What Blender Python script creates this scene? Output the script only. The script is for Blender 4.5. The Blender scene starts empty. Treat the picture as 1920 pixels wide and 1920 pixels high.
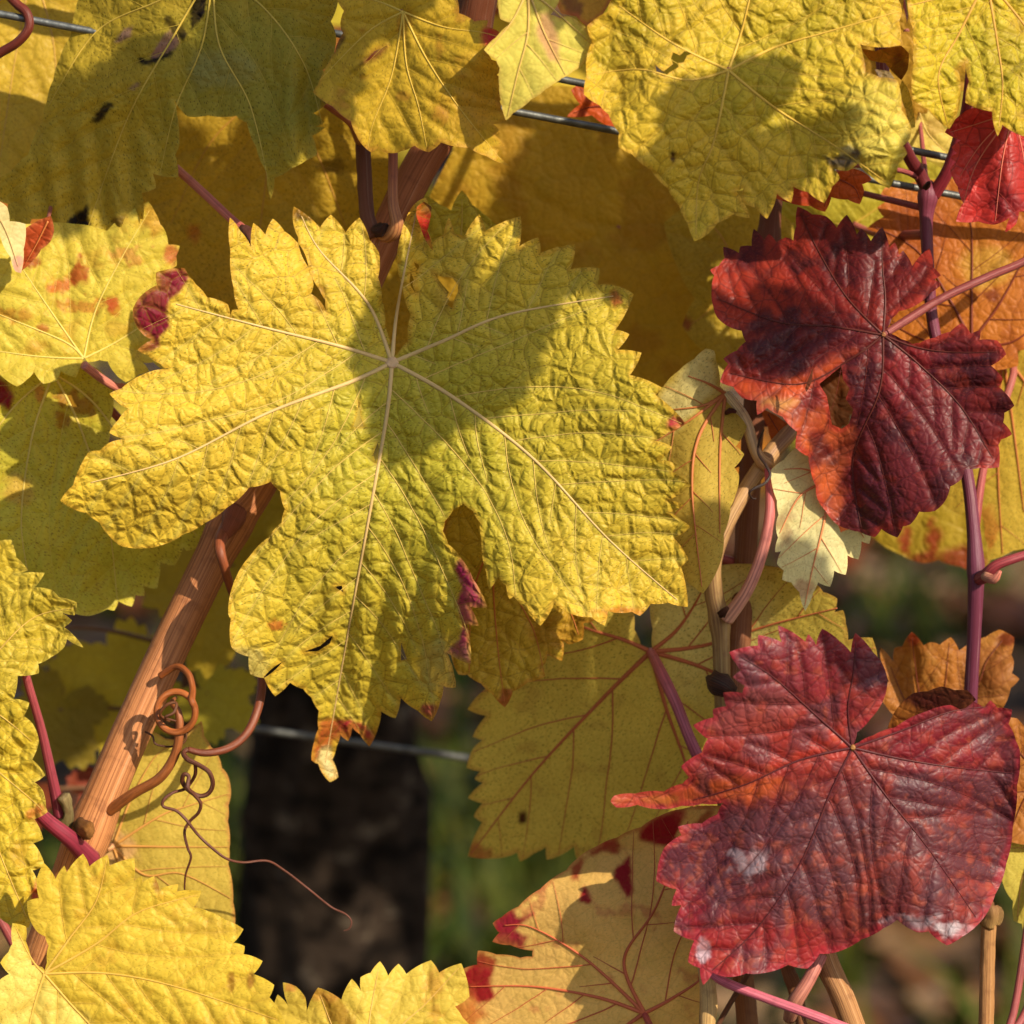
import bpy, math, random
import numpy as np
from mathutils import Vector, Matrix
from mathutils.geometry import delaunay_2d_cdt
from mathutils.kdtree import KDTree

sc = bpy.context.scene
COL = sc.collection
R = math.radians

# ---------------------------------------------------------------- camera
FOC = 0.90                       # metres from the camera to the plane of the big leaf
WIDE = 0.25                      # width of the frame in that plane
PXM = WIDE / 1920.0              # metres per photo pixel there
PITCH = R(10)
CAMP = np.array([0.0, -0.9, 1.10])
cam = bpy.data.cameras.new('camera')
camo = bpy.data.objects.new('camera', cam)
COL.objects.link(camo)
camo.location = CAMP
camo.rotation_euler = (R(90) - PITCH, 0, 0)
cam.sensor_width = 36
cam.angle = 2 * math.atan(WIDE / 2 / FOC)
cam.clip_start = 0.02
cam.clip_end = 1000
cam.dof.use_dof = True
cam.dof.focus_distance = FOC - 0.004
cam.dof.aperture_fstop = cam.lens / 8.0      # a pupil of 8 mm
sc.camera = camo
RIGHT = np.array([1.0, 0, 0])
UP = np.array([0, math.sin(PITCH), math.cos(PITCH)])
FWD = np.array([0, math.cos(PITCH), -math.sin(PITCH)])

# ---------------------------------------------------------------- light
SUN = 0.58 * RIGHT + 0.44 * UP - 0.68 * FWD     # towards the sun
SUN /= np.linalg.norm(SUN)
w = bpy.data.worlds.new('World')
sc.world = w
w.use_nodes = True
nt = w.node_tree
sky = nt.nodes.new('ShaderNodeTexSky')
sky.sky_type = 'NISHITA'
sky.sun_disc = False
sky.sun_elevation = math.asin(SUN[2])
sky.sun_rotation = math.atan2(SUN[0], SUN[1])
nt.links.new(sky.outputs[0], nt.nodes['Background'].inputs[0])
nt.nodes['Background'].inputs[1].default_value = 0.125
sl = bpy.data.lights.new('sun', 'SUN')
sl.energy = 5.0
sl.angle = R(0.53)
sl.color = (1.0, 0.87, 0.68)
so = bpy.data.objects.new('sun', sl)
COL.objects.link(so)
so.rotation_euler = Vector(SUN).to_track_quat('Z', 'Y').to_euler()
so.location = (1.5, -2, 3)
sc.view_settings.view_transform = 'Standard'
sc.view_settings.look = 'None'
sc.view_settings.exposure = 0.38
sc.view_settings.gamma = 1.0
sc.view_settings.use_curve_mapping = False
sc.render.engine = 'CYCLES'
sc.cycles.max_bounces = 4
sc.cycles.diffuse_bounces = 3
sc.cycles.glossy_bounces = 1
sc.cycles.transmission_bounces = 2
sc.cycles.caustics_reflective = False
sc.cycles.caustics_refractive = False

# ---------------------------------------------------------------- helpers
def lin(c):
    c = np.asarray(c, float) / 255.0
    return np.where(c <= 0.04045, c / 12.92, ((c + 0.055) / 1.055) ** 2.4)

def P3(px, py, dmm):
    """photo pixel + millimetres towards the camera from the focus plane -> world"""
    px = np.asarray(px, float); py = np.asarray(py, float); d = np.asarray(dmm, float) / 1000.0
    dist = FOC - d
    k = PXM / FOC * dist
    x = (px - 960) * k
    y = (960 - py) * k
    return (CAMP + x[..., None] * RIGHT + y[..., None] * UP + dist[..., None] * FWD)

def sstep(a, b, x):
    t = np.clip((x - a) / (b - a + 1e-12), 0, 1)
    return t * t * (3 - 2 * t)

def vnoise(x, y, seed=0):
    xi = np.floor(x).astype(np.int64); yi = np.floor(y).astype(np.int64)
    fx = x - xi; fy = y - yi
    fx = fx * fx * (3 - 2 * fx); fy = fy * fy * (3 - 2 * fy)
    def h(a, b):
        n = (a * 374761393 + b * 668265263 + seed * 974634777) & 0x7fffffff
        n = ((n ^ (n >> 13)) * 1274126177) & 0x7fffffff
        n = n ^ (n >> 16)
        return (n & 0xffff) / 65535.0
    return ((h(xi, yi) * (1 - fx) + h(xi + 1, yi) * fx) * (1 - fy)
            + (h(xi, yi + 1) * (1 - fx) + h(xi + 1, yi + 1) * fx) * fy)

def fbm(x, y, scale, seed=0, oct=3):
    s = 0; a = 1; t = 0
    for o in range(oct):
        s = s + a * vnoise(x / scale * 2 ** o + 17.3 * o, y / scale * 2 ** o - 9.1 * o, seed + o)
        t += a; a *= 0.5
    return s / t * 2 - 1

def catmull(pts, step=6.0, closed=False):
    p = np.asarray(pts, float)
    n = len(p)
    if n == 2 and not closed:
        k = max(2, int(np.linalg.norm(p[1, :2] - p[0, :2]) / step) + 1)
        t = np.linspace(0, 1, k)[:, None]
        return p[0] * (1 - t) + p[1] * t
    out = []
    rng = range(n if closed else n - 1)
    for i in rng:
        g = (lambda j: p[j % n]) if closed else (lambda j: p[min(max(j, 0), n - 1)])
        a, b, c, d = g(i - 1), g(i), g(i + 1), g(i + 2)
        k = max(1, int(np.ceil(np.linalg.norm((c - b)[:2]) / step)))
        for t in np.arange(k) / k:
            out.append(0.5 * ((2 * b) + (c - a) * t + (2 * a - 5 * b + 4 * c - d) * t * t + (3 * b - a - 3 * c + d) * t ** 3))
    if not closed:
        out.append(p[-1])
    return np.array(out)

def area(p):
    x, y = p[:, 0], p[:, 1]
    return 0.5 * np.sum(x * np.roll(y, -1) - y * np.roll(x, -1))

def densify(poly, step, bulge=0.0):
    p = np.asarray(poly, float)
    s = 1.0 if area(p) > 0 else -1.0
    out = []
    for i in range(len(p)):
        a = p[i]; b = p[(i + 1) % len(p)]
        d = b - a; L = np.hypot(*d)
        if L < 0.5: continue
        n = max(1, int(math.ceil(L / step)))
        nr = np.array([d[1], -d[0]]) / L * s
        for k in range(n):
            t = k / n
            out.append(a + d * t + nr * (bulge * min(L, 60) * 4 * t * (1 - t)))
    return np.array(out)

def sharpen(poly, out=5.5, inn=3.0):
    """draw out the tips and deepen the notches of a traced margin"""
    p = np.asarray(poly, float); s = 1.0 if area(p) > 0 else -1.0
    a = p - np.roll(p, 1, 0); b = np.roll(p, -1, 0) - p
    la = np.hypot(a[:, 0], a[:, 1]) + 1e-9; lb = np.hypot(b[:, 0], b[:, 1]) + 1e-9
    ua = a / la[:, None]; ub = b / lb[:, None]
    turn = np.arctan2(ua[:, 0] * ub[:, 1] - ua[:, 1] * ub[:, 0], (ua * ub).sum(1)) * s
    bis = ua - ub; bis /= (np.hypot(bis[:, 0], bis[:, 1]) + 1e-9)[:, None]
    k = np.minimum(1.0, np.minimum(la, lb) / 22.0)
    amt = np.where(turn > 0.7, out, np.where(turn < -0.7, inn, 0.0)) * k
    return p + bis * amt[:, None]

def inside(px, py, poly):
    x0, y0 = poly[:, 0], poly[:, 1]
    x1, y1 = np.roll(x0, -1), np.roll(y0, -1)
    if len(px) < 40:
        px = np.asarray(px)[:, None]; py = np.asarray(py)[:, None]
        with np.errstate(divide='ignore', invalid='ignore'):
            c = ((y0 > py) != (y1 > py)) & (px < (x1 - x0) * (py - y0) / (y1 - y0) + x0)
        return (c.sum(1) % 2).astype(bool)
    o = np.argsort(py, kind='stable'); X = px[o]; Y = py[o]
    r = np.zeros(len(px), bool)
    lo = np.searchsorted(Y, np.minimum(y0, y1), 'left'); hi = np.searchsorted(Y, np.maximum(y0, y1), 'left')
    for i in range(len(poly)):
        a, b = lo[i], hi[i]
        if b > a:
            r[a:b] ^= X[a:b] < (x1[i] - x0[i]) * (Y[a:b] - y0[i]) / (y1[i] - y0[i]) + x0[i]
    out = np.zeros(len(px), bool); out[o] = r
    return out

def segdist(px, py, segs):
    """distance of each point to a set of segments"""
    segs = np.asarray(segs, float)
    if len(px) < 40:
        px = np.asarray(px)[:, None]; py = np.asarray(py)[:, None]
        x0, y0, x1, y1 = segs.T
        dx, dy = x1 - x0, y1 - y0
        t = np.clip(((px - x0) * dx + (py - y0) * dy) / (dx * dx + dy * dy + 1e-9), 0, 1)
        d = np.hypot(px - x0 - t * dx, py - y0 - t * dy)
        return d.min(1), None
    pts = []
    for x0, y0, x1, y1 in segs.tolist():
        n = int(math.hypot(x1 - x0, y1 - y0) / 1.6) + 1
        for k in range(n):
            pts.append((x0 + (x1 - x0) * k / n, y0 + (y1 - y0) * k / n, 0.0))
    kd = KDTree(len(pts))
    for i, p in enumerate(pts): kd.insert(p, i)
    kd.balance()
    f = kd.find
    return np.array([f((x, y, 0.0))[2] for x, y in zip(px.tolist(), py.tolist())]), None

def poly_segs(p, closed=True):
    q = np.roll(p, -1, 0) if closed else p[1:]
    a = p if closed else p[:-1]
    return np.c_[a, q]

def mesh(name, V, F, mat, parent=None, origin=None, attrs=None, smooth=True):
    """one mesh object from arrays of vertices and triangles; origin in world space"""
    V = np.asarray(V, float); F = np.asarray(F, np.int32)
    if origin is None: origin = V.mean(0)
    me = bpy.data.meshes.new(name)
    me.vertices.add(len(V))
    me.vertices.foreach_set('co', (V - origin).astype(np.float32).ravel())
    me.loops.add(len(F) * 3)
    me.loops.foreach_set('vertex_index', F.ravel())
    me.polygons.add(len(F))
    me.polygons.foreach_set('loop_start', np.arange(len(F), dtype=np.int32) * 3)
    me.polygons.foreach_set('use_smooth', np.full(len(F), smooth))
    me.update(calc_edges=True)
    me.validate()
    for k, v in (attrs or {}).items():
        v = np.asarray(v, np.float32)
        if v.shape[1] == 4:
            a = me.attributes.new(k, 'FLOAT_COLOR', 'POINT'); a.data.foreach_set('color', v.ravel())
        else:
            a = me.attributes.new(k, 'FLOAT_VECTOR', 'POINT'); a.data.foreach_set('vector', v.ravel())
    me.materials.append(mat)
    o = bpy.data.objects.new(name, me)
    COL.objects.link(o)
    put(o, origin, parent)
    return o

WORLD = {}
def put(o, origin, parent):
    origin = np.asarray(origin, float)
    WORLD[o.name] = origin
    if parent is not None:
        o.parent = parent
        o.location = origin - WORLD[parent.name]
    else:
        o.location = origin

def thing(name, origin, label, cat, group=None):
    e = bpy.data.objects.new(name, None)
    e.empty_display_size = 0.01
    COL.objects.link(e)
    put(e, origin, None)
    e['label'] = label; e['category'] = cat
    if group: e['group'] = group
    return e

def tube_geo(path, rad, seg=10, rib=0.0, nrib=9, flat=1.0, cap=True, lump=0.0, seed=1):
    """path (N,3) world, rad (N,) metres -> vertices, triangles, (around, along) coordinates"""
    path = np.asarray(path, float); N = len(path)
    T = np.gradient(path, axis=0)
    T /= np.linalg.norm(T, axis=1)[:, None] + 1e-12
    up = -FWD
    V = []; UV = []
    al = np.r_[0, np.cumsum(np.linalg.norm(np.diff(path, axis=0), axis=1))]
    n = np.cross(T[0], up); 
    if np.linalg.norm(n) < 1e-3: n = np.cross(T[0], UP)
    th = np.arange(seg) / seg * 2 * np.pi
    for i in range(N):
        n = n - T[i] * np.dot(n, T[i])
        n /= np.linalg.norm(n) + 1e-12
        b = np.cross(T[i], n)
        r = rad[i] * (1 + rib * np.cos(nrib * th) )
        if lump:
            r = r * (1 + lump * (vnoise(th * 2.2 + 40, np.full(seg, al[i] / rad.mean() * 0.6), seed) - 0.5) * 2
                     + lump * 0.5 * (vnoise(th * 5 + 9, np.full(seg, al[i] / rad.mean() * 1.7), seed + 3) - 0.5) * 2)
        V.append(path[i] + np.outer(r * np.cos(th), n) + np.outer(r * np.sin(th) * flat, b))
        UV.append(np.c_[th / (2 * np.pi), np.full(seg, al[i]), np.zeros(seg)])
    V = np.concatenate(V); UV = np.concatenate(UV)
    i = np.arange(N - 1)[:, None] * seg; j = np.arange(seg)[None, :]; k = (j + 1) % seg
    a = (i + j).ravel(); b = (i + k).ravel(); c = (i + seg + k).ravel(); d = (i + seg + j).ravel()
    F = np.r_[np.c_[a, b, c], np.c_[a, c, d]]
    if cap:
        V = np.r_[V, path[:1], path[-1:]]
        UV = np.r_[UV, [[0.5, 0, 0]], [[0.5, al[-1], 0]]]
        s = np.arange(seg); e = (s + 1) % seg
        F = np.r_[F, np.c_[np.full(seg, len(V) - 2), e, s], np.c_[np.full(seg, len(V) - 1), (N - 1) * seg + s, (N - 1) * seg + e]]
    return V, F, UV

def stem(name, parent, pts, rad, c0, c1, mat, seg=12, rib=0.0, nrib=9, step=8, lump=0.0, label=None, swell=None, flat=1.0):
    """tube through (px, py, mm) points; rad in photo pixels, one per point"""
    p = np.asarray(pts, float)
    q = catmull(np.c_[p, np.broadcast_to(np.asarray(rad, float), (len(p),))], step)
    path = P3(q[:, 0], q[:, 1], q[:, 2])
    r = q[:, 3] * PXM * (FOC - q[:, 2] / 1000) / FOC
    if swell:
        for (x, y, amt, wd) in swell:
            dd = np.hypot(q[:, 0] - x, q[:, 1] - y)
            r = r * (1 + amt * np.exp(-(dd / wd) ** 2))
    V, F, UV = tube_geo(path, r, seg, rib, nrib, flat=flat, lump=lump, seed=int(abs(p[0, 0])) + 1)
    t = np.clip(UV[:, 1] / (UV[:, 1].max() + 1e-9), 0, 1)[:, None]
    col = lin(c0) * (1 - t) + lin(c1) * t
    o = mesh(name, V, F, mat, parent, path[0], {'col': np.c_[col, np.ones(len(col))], 'tuv': UV})
    if label: o['label'] = label
    return o

# ---------------------------------------------------------------- materials
class G:
    def __init__(s, name, dim='3D'):
        s.dim = dim
        s.m = bpy.data.materials.new(name); s.m.use_nodes = True
        s.t = s.m.node_tree; s.n = s.t.nodes; s.out = s.n['Material Output']; s.b = s.n['Principled BSDF']
    def add(s, typ, ins=None, **kw):
        o = s.n.new('ShaderNode' + typ)
        for k, v in kw.items(): setattr(o, k, v)
        for k, v in (ins or {}).items(): s.set(o.inputs[k], v)
        return o
    def set(s, inp, v):
        if isinstance(v, bpy.types.NodeSocket): s.t.links.new(v, inp)
        else: inp.default_value = v
    def math(s, op, a, b=0.0, clamp=False):
        o = s.add('Math', {0: a, 1: b}, operation=op, use_clamp=clamp); return o.outputs[0]
    def ramp(s, v, a, b, c=0.0, d=1.0, smooth=True):
        o = s.add('MapRange', {'Value': v, 'From Min': a, 'From Max': b, 'To Min': c, 'To Max': d},
                  interpolation_type='SMOOTHSTEP' if smooth else 'LINEAR')
        return o.outputs[0]
    def mix(s, f, a, b, mode='MIX'):
        o = s.add('Mix', {}, data_type='RGBA', blend_type=mode)
        s.set(o.inputs[0], f); s.set(o.inputs[6], a); s.set(o.inputs[7], b)
        return o.outputs[2]
    def noise(s, vec, scale, detail=3, rough=0.55):
        o = s.add('TexNoise', {'Vector': vec, 'Scale': scale, 'Detail': detail, 'Roughness': rough}, noise_dimensions=s.dim); return o
    def vor(s, vec, scale, feature='DISTANCE_TO_EDGE'):
        o = s.add('TexVoronoi', {'Vector': vec, 'Scale': scale}, feature=feature, voronoi_dimensions=s.dim); return o

def rgba(c): return tuple(lin(c)) + (1.0,)

def leaf_material(name, big=0.5, small=0.25, dist=0.0007, trans=0.3, rough=0.5, spec=0.3, line=0.3, line_col=(90, 80, 20),
                  speck_col=(60, 62, 20), mott=(150, 150, 40), mott_f=0.25, tsat=1.0):
    g = G(name, '2D')
    col = g.add('Attribute', attribute_name='col')
    uv = g.add('Attribute', attribute_name='luv').outputs['Vector']
    wn = g.noise(uv, 1.6, 0)
    off = g.add('VectorMath', {0: wn.outputs['Color'], 1: (0.5, 0.5, 0.5)}, operation='SUBTRACT').outputs[0]
    off = g.add('VectorMath', {0: off, 3: 0.16}, operation='SCALE').outputs[0]
    wv = g.add('VectorMath', {0: uv, 1: off}, operation='ADD').outputs[0]
    v1 = g.vor(wv, 2.7).outputs['Distance']
    v2 = g.vor(wv, 6.2).outputs['Distance']
    h = g.math('MULTIPLY', g.ramp(v1, 0.0, 0.27), big)
    h = g.math('ADD', h, g.math('MULTIPLY', g.ramp(v2, 0.0, 0.3), small))
    bump = g.add('Bump', {'Height': h, 'Strength': 1.0, 'Distance': dist})
    # pigment: mottling, vein lines, specks
    mt = g.noise(uv, 1.1, 3, 0.6).outputs['Fac']
    c = g.mix(g.math('MULTIPLY', g.ramp(mt, 0.42, 0.72), mott_f), col.outputs['Color'], rgba(mott), 'MIX')
    m2 = g.noise(uv, 14, 2, 0.6).outputs['Fac']
    c = g.mix(g.ramp(m2, 0.35, 0.75, 0.0, 0.22), c, (0.62, 0.60, 0.55, 1), 'MULTIPLY')
    ln = g.math('MAXIMUM', g.ramp(v1, 0.012, 0.06, 1, 0), g.math('MULTIPLY', g.ramp(v2, 0.01, 0.07, 1, 0), 0.45))
    c = g.mix(g.math('MULTIPLY', ln, line), c, rgba(line_col))
    sv = g.add('Mapping', {'Vector': wv, 'Scale': (1.0, 2.2, 1.0), 'Rotation': (0, 0, 0.6)}).outputs[0]
    sp = g.vor(sv, 4.6, 'F1').outputs['Distance']
    sm = g.noise(uv, 0.9, 0).outputs['Fac']
    spk = g.math('MULTIPLY', g.ramp(sp, 0.04, 0.12, 0.85, 0), g.math('MULTIPLY', g.ramp(sm, 0.3, 0.62), col.outputs['Alpha']))
    sp2 = g.noise(sv, 19, 0, 0.4).outputs['Fac']
    spk2 = g.math('MULTIPLY', g.ramp(sp2, 0.72, 0.80), g.math('MULTIPLY', col.outputs['Alpha'], 0.6))
    c = g.mix(g.math('MAXIMUM', spk, spk2, True), c, rgba(speck_col))
    g.set(g.b.inputs['Base Color'], c)
    g.set(g.b.inputs['Roughness'], g.ramp(m2, 0.3, 0.7, rough - 0.08, rough + 0.1))
    g.b.inputs['Specular IOR Level'].default_value = spec
    g.set(g.b.inputs['Normal'], bump.outputs[0])
    tc = g.add('Gamma', {'Color': c, 'Gamma': 1.12}).outputs[0]
    tc = g.add('HueSaturation', {'Saturation': tsat, 'Value': 1.15, 'Color': tc}).outputs[0]
    tr = g.add('BsdfTranslucent', {'Color': tc, 'Normal': bump.outputs[0]})
    mx = g.add('MixShader', {0: trans})
    g.t.links.new(g.b.outputs[0], mx.inputs[1]); g.t.links.new(tr.outputs[0], mx.inputs[2])
    g.t.links.new(mx.outputs[0], g.out.inputs[0])
    return g.m

M = {}
M['top'] = leaf_material('yellow_leaf_upper_side', 0.80, 0.24, 0.00054, 0.30, 0.52, 0.20, 0.42, (132, 100, 20), (70, 66, 16), (186, 164, 40), 0.25)
M['topg'] = leaf_material('smooth_yellow_leaf_upper_side', 0.60, 0.20, 0.00030, 0.33, 0.52, 0.20, 0.24, (160, 120, 30), (96, 62, 20), (196, 166, 42), 0.25)
M['back'] = leaf_material('yellow_leaf_under_side', 0.5, 0.30, 0.00018, 0.42, 0.62, 0.15, 0.13, (150, 90, 34), (80, 72, 24), (190, 160, 60), 0.25)
M['red'] = leaf_material('red_leaf', 0.6, 0.40, 0.00021, 0.22, 0.50, 0.34, 0.40, (52, 12, 18), (170, 84, 50), (90, 22, 32), 0.35)
M['orange'] = leaf_material('orange_leaf', 0.5, 0.30, 0.00030, 0.36, 0.55, 0.25, 0.30, (110, 44, 14), (80, 40, 16), (160, 80, 26), 0.35)
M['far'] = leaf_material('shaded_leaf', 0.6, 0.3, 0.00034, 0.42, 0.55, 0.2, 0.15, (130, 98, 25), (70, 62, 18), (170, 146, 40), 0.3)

def stem_material(name, rough, spec, streak, bump, nst=60, dark=(60, 25, 10), along=60):
    g = G(name, '2D')
    col = g.add('Attribute', attribute_name='col').outputs['Color']
    uv = g.add('Attribute', attribute_name='tuv').outputs['Vector']
    mp = g.add('Mapping', {'Vector': uv, 'Scale': (nst, along, 1)}).outputs[0]
    n1 = g.noise(mp, 1.0, 4, 0.6).outputs['Fac']
    m2 = g.add('Mapping', {'Vector': uv, 'Scale': (5, 260, 1)}).outputs[0]
    n2 = g.noise(m2, 1.0, 4, 0.6).outputs['Fac']
    c = g.mix(g.ramp(n1, 0.42, 0.66, 0, streak), col, rgba(dark))
    c = g.mix(g.ramp(n2, 0.5, 0.75, 0, streak * 0.6), c, rgba(dark))
    c = g.mix(g.ramp(n1, 0.25, 0.42, streak * 0.3, 0), c, (0.75, 0.6, 0.42, 1))
    hh = g.math('ADD', n1, g.math('MULTIPLY', n2, 0.4))
    b = g.add('Bump', {'Height': hh, 'Strength': 1.0, 'Distance': bump})
    g.set(g.b.inputs['Base Color'], c); g.b.inputs['Roughness'].default_value = rough
    g.b.inputs['Specular IOR Level'].default_value = spec
    g.set(g.b.inputs['Normal'], b.outputs[0])
    return g.m
M['cane'] = stem_material('woody_cane', 0.6, 0.3, 0.6, 0.00028, 80, (96, 48, 24), 14)
M['petiole'] = stem_material('petiole_skin', 0.48, 0.35, 0.5, 0.00018, 22, (84, 26, 36), 30)
M['tendril'] = stem_material('tendril_skin', 0.5, 0.35, 0.35, 0.0002, 10, (60, 26, 12), 120)
M['vein'] = stem_material('vein_skin', 0.5, 0.25, 0.1, 0.00003, 6, (120, 80, 30), 100)
M['bark'] = stem_material('old_bark', 0.95, 0.1, 0.8, 0.004, 12, (8, 6, 5), 9)

def simple(name, c, rough, metal=0.0, spec=0.5, nscale=60, var=0.4, bump=0.0):
    g = G(name)
    tc = g.add('TexCoord').outputs['Object']
    n = g.noise(tc, nscale, 5).outputs['Fac']
    col = g.mix(g.ramp(n, 0.3, 0.7, 0, var), rgba(c), (0.02, 0.02, 0.018, 1))
    g.set(g.b.inputs['Base Color'], col); g.b.inputs['Roughness'].default_value = rough
    g.b.inputs['Metallic'].default_value = metal; g.b.inputs['Specular IOR Level'].default_value = spec
    if bump:
        b = g.add('Bump', {'Height': n, 'Strength': 1.0, 'Distance': bump}); g.set(g.b.inputs['Normal'], b.outputs[0])
    return g.m
M['wire'] = simple('galvanised_wire', (120, 122, 118), 0.45, 0.7, 0.5, 400, 0.5, 0.0002)
M['post'] = simple('weathered_post', (110, 96, 80), 0.9, 0, 0.2, 20, 0.5, 0.003)
M['grape'] = simple('grape_skin', (40, 36, 70), 0.4, 0, 0.5, 90, 0.3)
M['dry'] = simple('dry_scrap', (70, 52, 38), 0.9, 0, 0.1, 600, 0.6, 0.0004)

# ---------------------------------------------------------------- leaf builder
def depth_fn(j, d0, gx, gy, terms, nz, seed):
    def f(x, y):
        x = np.asarray(x, float); y = np.asarray(y, float)
        mm = PXM * 1000
        D = d0 + gx * (x - j[0]) * mm + gy * (j[1] - y) * mm
        for t in terms:
            k = t[0]
            if k == 'fold':       # crease: slope sl on the left hand, sr on the right hand of p->q
                _, p, q, sl, sr, wd = t
                dx, dy = q[0] - p[0], q[1] - p[1]; L = math.hypot(dx, dy)
                s = (dx * (y - p[1]) - dy * (x - p[0])) / L
                sp = wd * np.logaddexp(0, s / wd); sn = wd * np.logaddexp(0, -s / wd)
                D = D + mm * (sl * sn + sr * sp)
            elif k == 'g':
                _, cx, cy, rx, ry, a = t
                D = D + a * np.exp(-((x - cx) / rx) ** 2 - ((y - cy) / ry) ** 2)
            elif k == 'quad':
                D = D + t[1] * ((x - j[0]) / 100) ** 2 + t[2] * ((y - j[1]) / 100) ** 2
            elif k == 'ruf':
                _, n, a, ph, r0 = t
                r = np.hypot(x - j[0], y - j[1]); th = np.arctan2(y - j[1], x - j[0])
                D = D + a * np.sin(n * th + ph) * np.minimum(r / r0, 1.4) ** 2
            elif k == 'wave':     # corrugation running along a direction, inside a soft round region
                _, ang, wl, a, ph, cx, cy, rr = t
                u = (x * math.cos(ang) + y * math.sin(ang)) / wl * 2 * np.pi + ph
                D = D + a * np.sin(u) * np.exp(-(((x - cx) ** 2 + (y - cy) ** 2) / rr ** 2))
        if nz:
            D = D + nz * fbm(x, y, 150.0, seed, 2) + nz * 0.35 * fbm(x, y, 60.0, seed + 7, 2)
        return D
    return f

def smooth_path(j, pts, step=7.0):
    return catmull([j] + list(pts), step)

def side_veins(prims, poly, rng, gap, ang):
    """secondary veins of each primary: list (per primary) of polylines"""
    res = []; done = []
    for i, p in enumerate(prims):
        others = [q for k, q in enumerate(prims) if k != i]
        og = np.concatenate([poly_segs(q, False) for q in others]) if others else None
        seg = np.linalg.norm(np.diff(p, axis=0), axis=1); al = np.r_[0, np.cumsum(seg)]
        L = al[-1]; lst = []
        side = 1 if rng.random() < 0.5 else -1
        s = gap * 0.7
        while s < L * 0.95:
            for sd in (side, -side):
                ss = s + (gap * 0.3 if sd != side else 0) + rng.uniform(-0.12, 0.12) * gap
                if ss >= L * 0.96: continue
                k = int(np.searchsorted(al, ss)); k = min(max(k, 1), len(p) - 1)
                d = p[k] - p[k - 1]; d = d / (np.hypot(*d) + 1e-9)
                a0 = math.atan2(d[1], d[0]); a = a0 + sd * (ang + rng.uniform(-0.12, 0.12))
                x = p[k].copy(); line = [x.copy()]
                for st in range(90):
                    x = x + 7.0 * np.array([math.cos(a), math.sin(a)])
                    a -= sd * 0.008 + rng.uniform(-0.035, 0.035)
                    if not inside(x[:1], x[1:], poly)[0]: break
                    if og is not None and st > 2:
                        if segdist(x[:1], x[1:], og)[0][0] < 12: break
                    if done and st > 2 and np.min(np.hypot(*(np.concatenate(done) - x).T)) < 13: break
                    line.append(x.copy())
                if len(line) > 7:
                    done.append(np.array(line))
                    lst.append((np.array(line), ss / L))
            s += gap
        res.append(lst)
    return res

def serrate(poly, size, depth, seed=0):
    """teeth along a smooth closed outline"""
    rng = random.Random(seed)
    q = catmull(poly, 3.0, True)
    sgn = 1.0 if area(q) > 0 else -1.0
    L = np.r_[0, np.cumsum(np.linalg.norm(np.diff(np.r_[q, q[:1]], axis=0), axis=1))]
    tot = L[-1]; out = []; s = 0.0
    qq = np.r_[q, q[:1]]
    def at(s):
        s = s % tot
        p = np.array([np.interp(s, L, qq[:, 0]), np.interp(s, L, qq[:, 1])])
        p2 = np.array([np.interp((s + 2) % tot, L, qq[:, 0]), np.interp((s + 2) % tot, L, qq[:, 1])])
        d = p2 - p; d /= np.hypot(*d) + 1e-9
        return p, np.array([d[1], -d[0]]) * sgn
    while s < tot - size * 0.6:
        w_ = size * rng.uniform(0.65, 1.4); dp = depth * rng.uniform(0.6, 1.3)
        p, n = at(s); out.append(p)
        p, n = at(s + w_ * rng.uniform(0.45, 0.7)); out.append(p + n * dp)
        s += w_
    return np.array(out)

def grape_outline(cx, cy, size, rot, squash=1.0, seed=0, teeth=30, lob=0.8):
    """outline and vein tips of a generic five-lobed vine leaf; rot = direction of the tip (image radians)"""
    rng = random.Random(seed)
    th = np.linspace(-math.pi * 0.93, math.pi * 0.93, teeth * 2 + 1)
    lobes = [(0, 1.0), (0.95, 0.92), (-0.95, 0.92), (1.95, 0.74), (-1.95, 0.74)]
    pts = []
    for i, t in enumerate(th):
        v = 0.42
        for (a, r) in lobes:
            v = max(v, r * (1 - 0.42 * lob * (min(abs(t - a), 0.62) / 0.5) ** 1.6))
        v = max(v, 0.56)
        v *= 1 + (0.055 if i % 2 else -0.035) * rng.uniform(0.6, 1.5)
        e = sstep(0.80, 0.93, abs(t) / math.pi); v *= 1 - 0.45 * e
        pts.append((v * math.cos(t), v * math.sin(t)))
    pts.append((-0.1, 0.0))
    p = np.array(pts) * size; p[:, 1] *= squash
    c, s = math.cos(rot), math.sin(rot)
    Rm = np.array([[c, -s], [s, c]])
    q = p @ Rm.T + (cx, cy)
    tips = []
    for (a, r) in lobes:
        v = np.array([r * math.cos(a), r * math.sin(a) * squash]) * size * 0.96
        tips.append([tuple(v @ Rm.T * 0.5 + (cx, cy)), tuple(v @ Rm.T + (cx, cy))])
    return [tuple(a) for a in q], tips

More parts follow.
